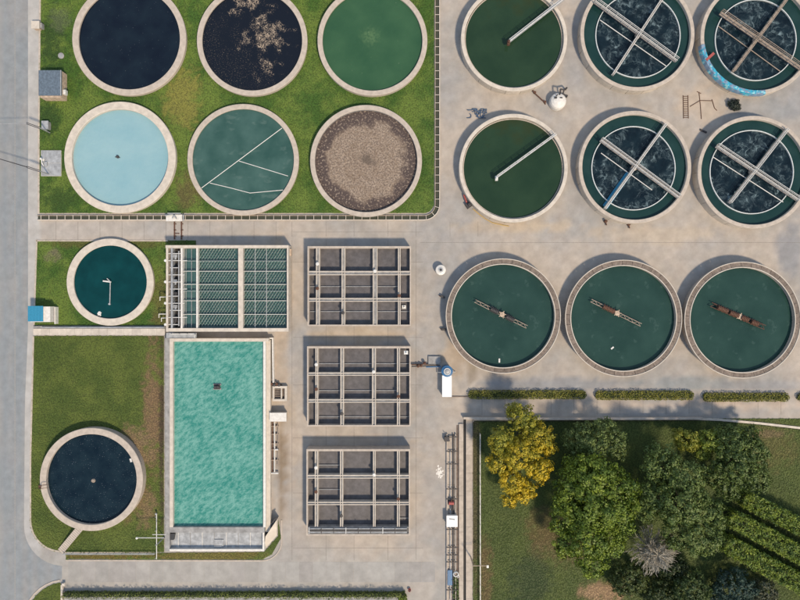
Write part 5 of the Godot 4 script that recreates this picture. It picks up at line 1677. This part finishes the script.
	g = Geo.new(); g.box(Vector3(0, 0.5, 0), Vector3(2.0, 1.0, 2.05)); put("body", g, M.white_paint, t)
	g = Geo.new(); g.box(Vector3(0, 1.04, 0), Vector3(2.16, 0.1, 2.2)); put("lid", g, M.bright_white, t)
	g = Geo.new(); g.box(Vector3(0, 1.12, -0.42), Vector3(1.1, 0.08, 0.2), Basis(Vector3.UP, -0.12)); put("handle_slot", g, M.grey_concrete, t)
	t = thing("red_pump", "small red pump on the trench above the white box", "pump", at(451, 501.6) + Vector3.UP * 0.5)
	g = Geo.new(); g.tube(Vector3(-0.5, 0.35, 0), Vector3(0.5, 0.35, 0), 0.34, 0.34, 14); put("housing", g, M.red_paint, t)
	g = Geo.new(); g.tube(Vector3(0, 0.35, 0.2), Vector3(0.1, 0.35, 1.5), 0.16, 0.16, 10); g.box(Vector3(0, 0.06, 0), Vector3(1.4, 0.12, 0.8)); put("motor", g, M.dark_steel, t)
	g = Geo.new(); g.tube(Vector3(0, 0.5, -0.2), Vector3(0.1, 0.7, -0.9), 0.12, 0.1, 8); put("inlet", g, M.rust, t)
	t = thing("coiled_hose", "white coiled hose lying in the lower end of the trench", "hose", at(455.6, 572.8) + Vector3.UP * 0.5)
	g = Geo.new()
	for i in 40:
		var e0 := TAU * i / 14.0; var e1 := TAU * (i + 1) / 14.0
		g.tube(Vector3(cos(e0) * (0.55 - i * 0.004), 0.06 + i * 0.004, sin(e0) * (0.55 - i * 0.004)), Vector3(cos(e1) * (0.55 - i * 0.004), 0.064 + i * 0.004, sin(e1) * (0.55 - i * 0.004)), 0.07, 0.07, 6, false)
	g.pipe([Vector3(0.5, 0.08, 0.1), Vector3(0.7, 0.06, 0.5), Vector3(0.3, 0.06, 0.75)], 0.07, 6); put("coil", g, M.white_metal, t)
	t = thing("blue_tray", "blue tray lying in the trench beside the coiled hose", "tray", at(449.8, 576.5) + Vector3.UP * 0.45)
	g = Geo.new(); g.box(Vector3(0, 0.06, 0), Vector3(0.9, 0.12, 3.0)); g.box(Vector3(-0.45, 0.16, 0), Vector3(0.08, 0.3, 3.0)); put("tray", g, M.blue_paint, t)
	hedge("trench_weeds", "green weeds growing in the lower end of the trench", at(455.2, 576), at(455.8, 615), 0.9, 0.5, Color(0.03, 0.07, 0.012), Color(0.09, 0.14, 0.03), 60.0, 0.13, "", 0.5)
	# paint splash
	g = Geo.new()
	for q in [[439.8, 473.0, 0.55], [439.0, 469.5, 0.34], [438.2, 466.0, 0.2], [441.6, 475.2, 0.3], [437.0, 473.6, 0.24], [442.8, 471.0, 0.16], [436.4, 470.0, 0.12], [440.6, 477.4, 0.2], [438.6, 477.0, 0.14], [441.0, 467.6, 0.15], [443.8, 474.6, 0.1]]:
		var poly := PackedVector2Array()
		var pc := at(q[0], q[1])
		for i in 26:
			var an := TAU * i / 26.0
			var rr: float = q[2] * (1.0 + 0.45 * noise_b.get_noise_2d(cos(an) * 1.6 + q[0] * 3.0, sin(an) * 1.6 + q[1]) + rng.randf_range(-0.1, 0.25))
			poly.append(Vector2(pc.x + cos(an) * rr * 0.8, pc.z + sin(an) * rr))
		g.prism(poly, 0.001, 0.006)
	struct("lime_splash", g, M.white_paint)
	# red pump and hose at the lower left green clarifier
	t = thing("rim_pump", "dark pump with red pipe at the foot of the lower green clarifier", "pump", at(468.5, 205.5))
	g = Geo.new(); g.box(Vector3(0, 0.45, 0), Vector3(1.2, 0.9, 1.0), Basis(Vector3.UP, 0.6)); g.lathe(Vector3(0.1, 0.9, 0), [Vector2(0.35, 0.0), Vector2(0.35, 0.4), Vector2(0, 0.45)], 12); put("body", g, M.dark_steel, t)
	g = Geo.new(); g.pipe([Vector3(-0.3, 0.5, -0.3), Vector3(-0.6, 0.7, -0.9), Vector3(-1.0, 0.6, -2.0)], 0.17); put("suction_pipe", g, M.red_paint, t)
	t = thing("straw_hose", "yellowish hose lying along the foot of the lower green clarifier", "hose", at(494, 222))
	g = Geo.new(); g.pipe([loc(t, 473, 209, 0.09), loc(t, 480, 215, 0.09), loc(t, 485, 218.6, 0.09), loc(t, 492, 222.6, 0.09), loc(t, 503, 225.2, 0.09), loc(t, 509, 226.2, 0.09)], 0.1); put("hose", g, M.straw, t)
	# tangle of blue hose above that tank
	t = thing("tangled_netting", "heap of dark blue tangled hose on the yard above the lower green clarifier", "hose", at(477, 113.6))
	for i in 12:
		g = Geo.new()
		var pr := Vector3(rng.randf_range(-1.7, 1.5), 0.08, rng.randf_range(-0.6, 0.6))
		var pts := [pr]
		var an := rng.randf() * TAU
		for k in 9:
			an += rng.randf_range(-1.3, 1.3)
			pr += Vector3(cos(an), 0, sin(an)) * 0.32
			pr.x = clampf(pr.x, -2.0, 1.9); pr.z = clampf(pr.z, -0.9, 0.9)
			pr.y = 0.08 + rng.randf() * 0.22
			pts.append(pr)
		g.pipe(pts, 0.085, 6); put("hose_loop", g, M.hose_blue, t)
	# steel scrap lying between the foaming clarifiers
	t = thing("steel_ladder", "rusty ladder lying on the yard between the foaming clarifiers", "ladder", at(685.4, 107))
	for s in [-0.48, 0.48]:
		g = Geo.new(); g.bar(Vector3(s, 0.06, -2.3), Vector3(s + 0.1, 0.06, 2.3), 0.09, 0.1); put("rail", g, M.rust, t)
	for i in 11:
		g = Geo.new(); g.bar(Vector3(-0.48, 0.07, -2.1 + i * 0.42), Vector3(0.52, 0.07, -2.1 + i * 0.42), 0.09, 0.06); put("rung", g, M.rust, t)
	for q in [["bent rusty bar lying beside the fallen ladder", [699, 92, 700.5, 106, 701.4, 119]], ["short rusty bar crossing the sandy patch", [690, 106.5, 700, 100.5, 712, 100.8]], ["rusty angle bar at the right of the sandy patch", [712, 99.5, 714.5, 108, 717, 110.5]], ["thin rusty bar near the stained clarifier", [697, 91.5, 701, 93.5]], ["dark pipe stub at the wall of the right foaming clarifier", [700, 129.5, 706.5, 132.5]]]:
		var uv: Array = q[1]
		c = at((uv[0] + uv[uv.size() - 2]) * 0.5, (uv[1] + uv[uv.size() - 1]) * 0.5)
		t = thing("scrap_bar", q[0], "scrap", c, "rusty bars lying on the yard")
		var pts := []
		for i in range(0, uv.size(), 2):
			pts.append(at(uv[i], uv[i + 1], 0.06) - c)
		g = Geo.new(); g.pipe(pts, 0.065 if uv[0] != 700 else 0.2, 8); put("bar", g, M.rust if uv[0] != 700 else M.dark_steel, t)
	# fittings at the left of the first bottle green tank
	for q in [[442.5, 296.8, "dark bracket on the upper left rim of the bottle green tank by the silo", 0.5], [443.5, 329.4, "small dark box at the left rim of the bottle green tank by the silo", 0.0]]:
		t = thing("rim_fitting", q[2], "fitting", at(q[0], q[1]))
		g = Geo.new(); g.box(Vector3(0, 0.35, 0), Vector3(0.9, 0.7, 0.4), Basis(Vector3.UP, -q[3])); put("box", g, M.dark_steel, t)
		g = Geo.new(); g.tube(Vector3(-0.3, 0.3, 0), Vector3(-0.75, 0.3, -0.25), 0.08, 0.08, 8); put("stub", g, M.rust, t)
	for q in [[605, 221.5, "left"], [628, 224.5, "right"]]:
		t = thing("outlet_valve", "rusty outlet valve below the blue streaked clarifier, %s of two" % q[2], "valve", at(q[0], q[1]), "outlet valves")
		g = Geo.new(); g.lathe(Vector3.ZERO, [Vector2(0.3, 0), Vector2(0.3, 0.5), Vector2(0.1, 0.55), Vector2(0.1, 0.8), Vector2(0.26, 0.82), Vector2(0.0, 0.9)], 12); put("body", g, M.rust, t)
		g = Geo.new(); g.tube(Vector3(0, 0.3, 0), Vector3(0.2, 0.3, 0.8), 0.12, 0.12, 8); put("pipe", g, M.rust, t)
	t = thing("red_bucket", "small red bucket beside the bright green corner shrub", "bucket", at(409.5, 589.2))
	g = Geo.new(); g.lathe(Vector3.ZERO, [Vector2(0.24, 0.0), Vector2(0.32, 0.5), Vector2(0.29, 0.5), Vector2(0.22, 0.05), Vector2(0, 0.05)], 16); put("shell", g, M.red_paint, t)
	g = Geo.new(); g.bar(Vector3(-0.3, 0.5, 0), Vector3(0.3, 0.52, 0.05), 0.03, 0.03); put("handle", g, M.galvanised, t)
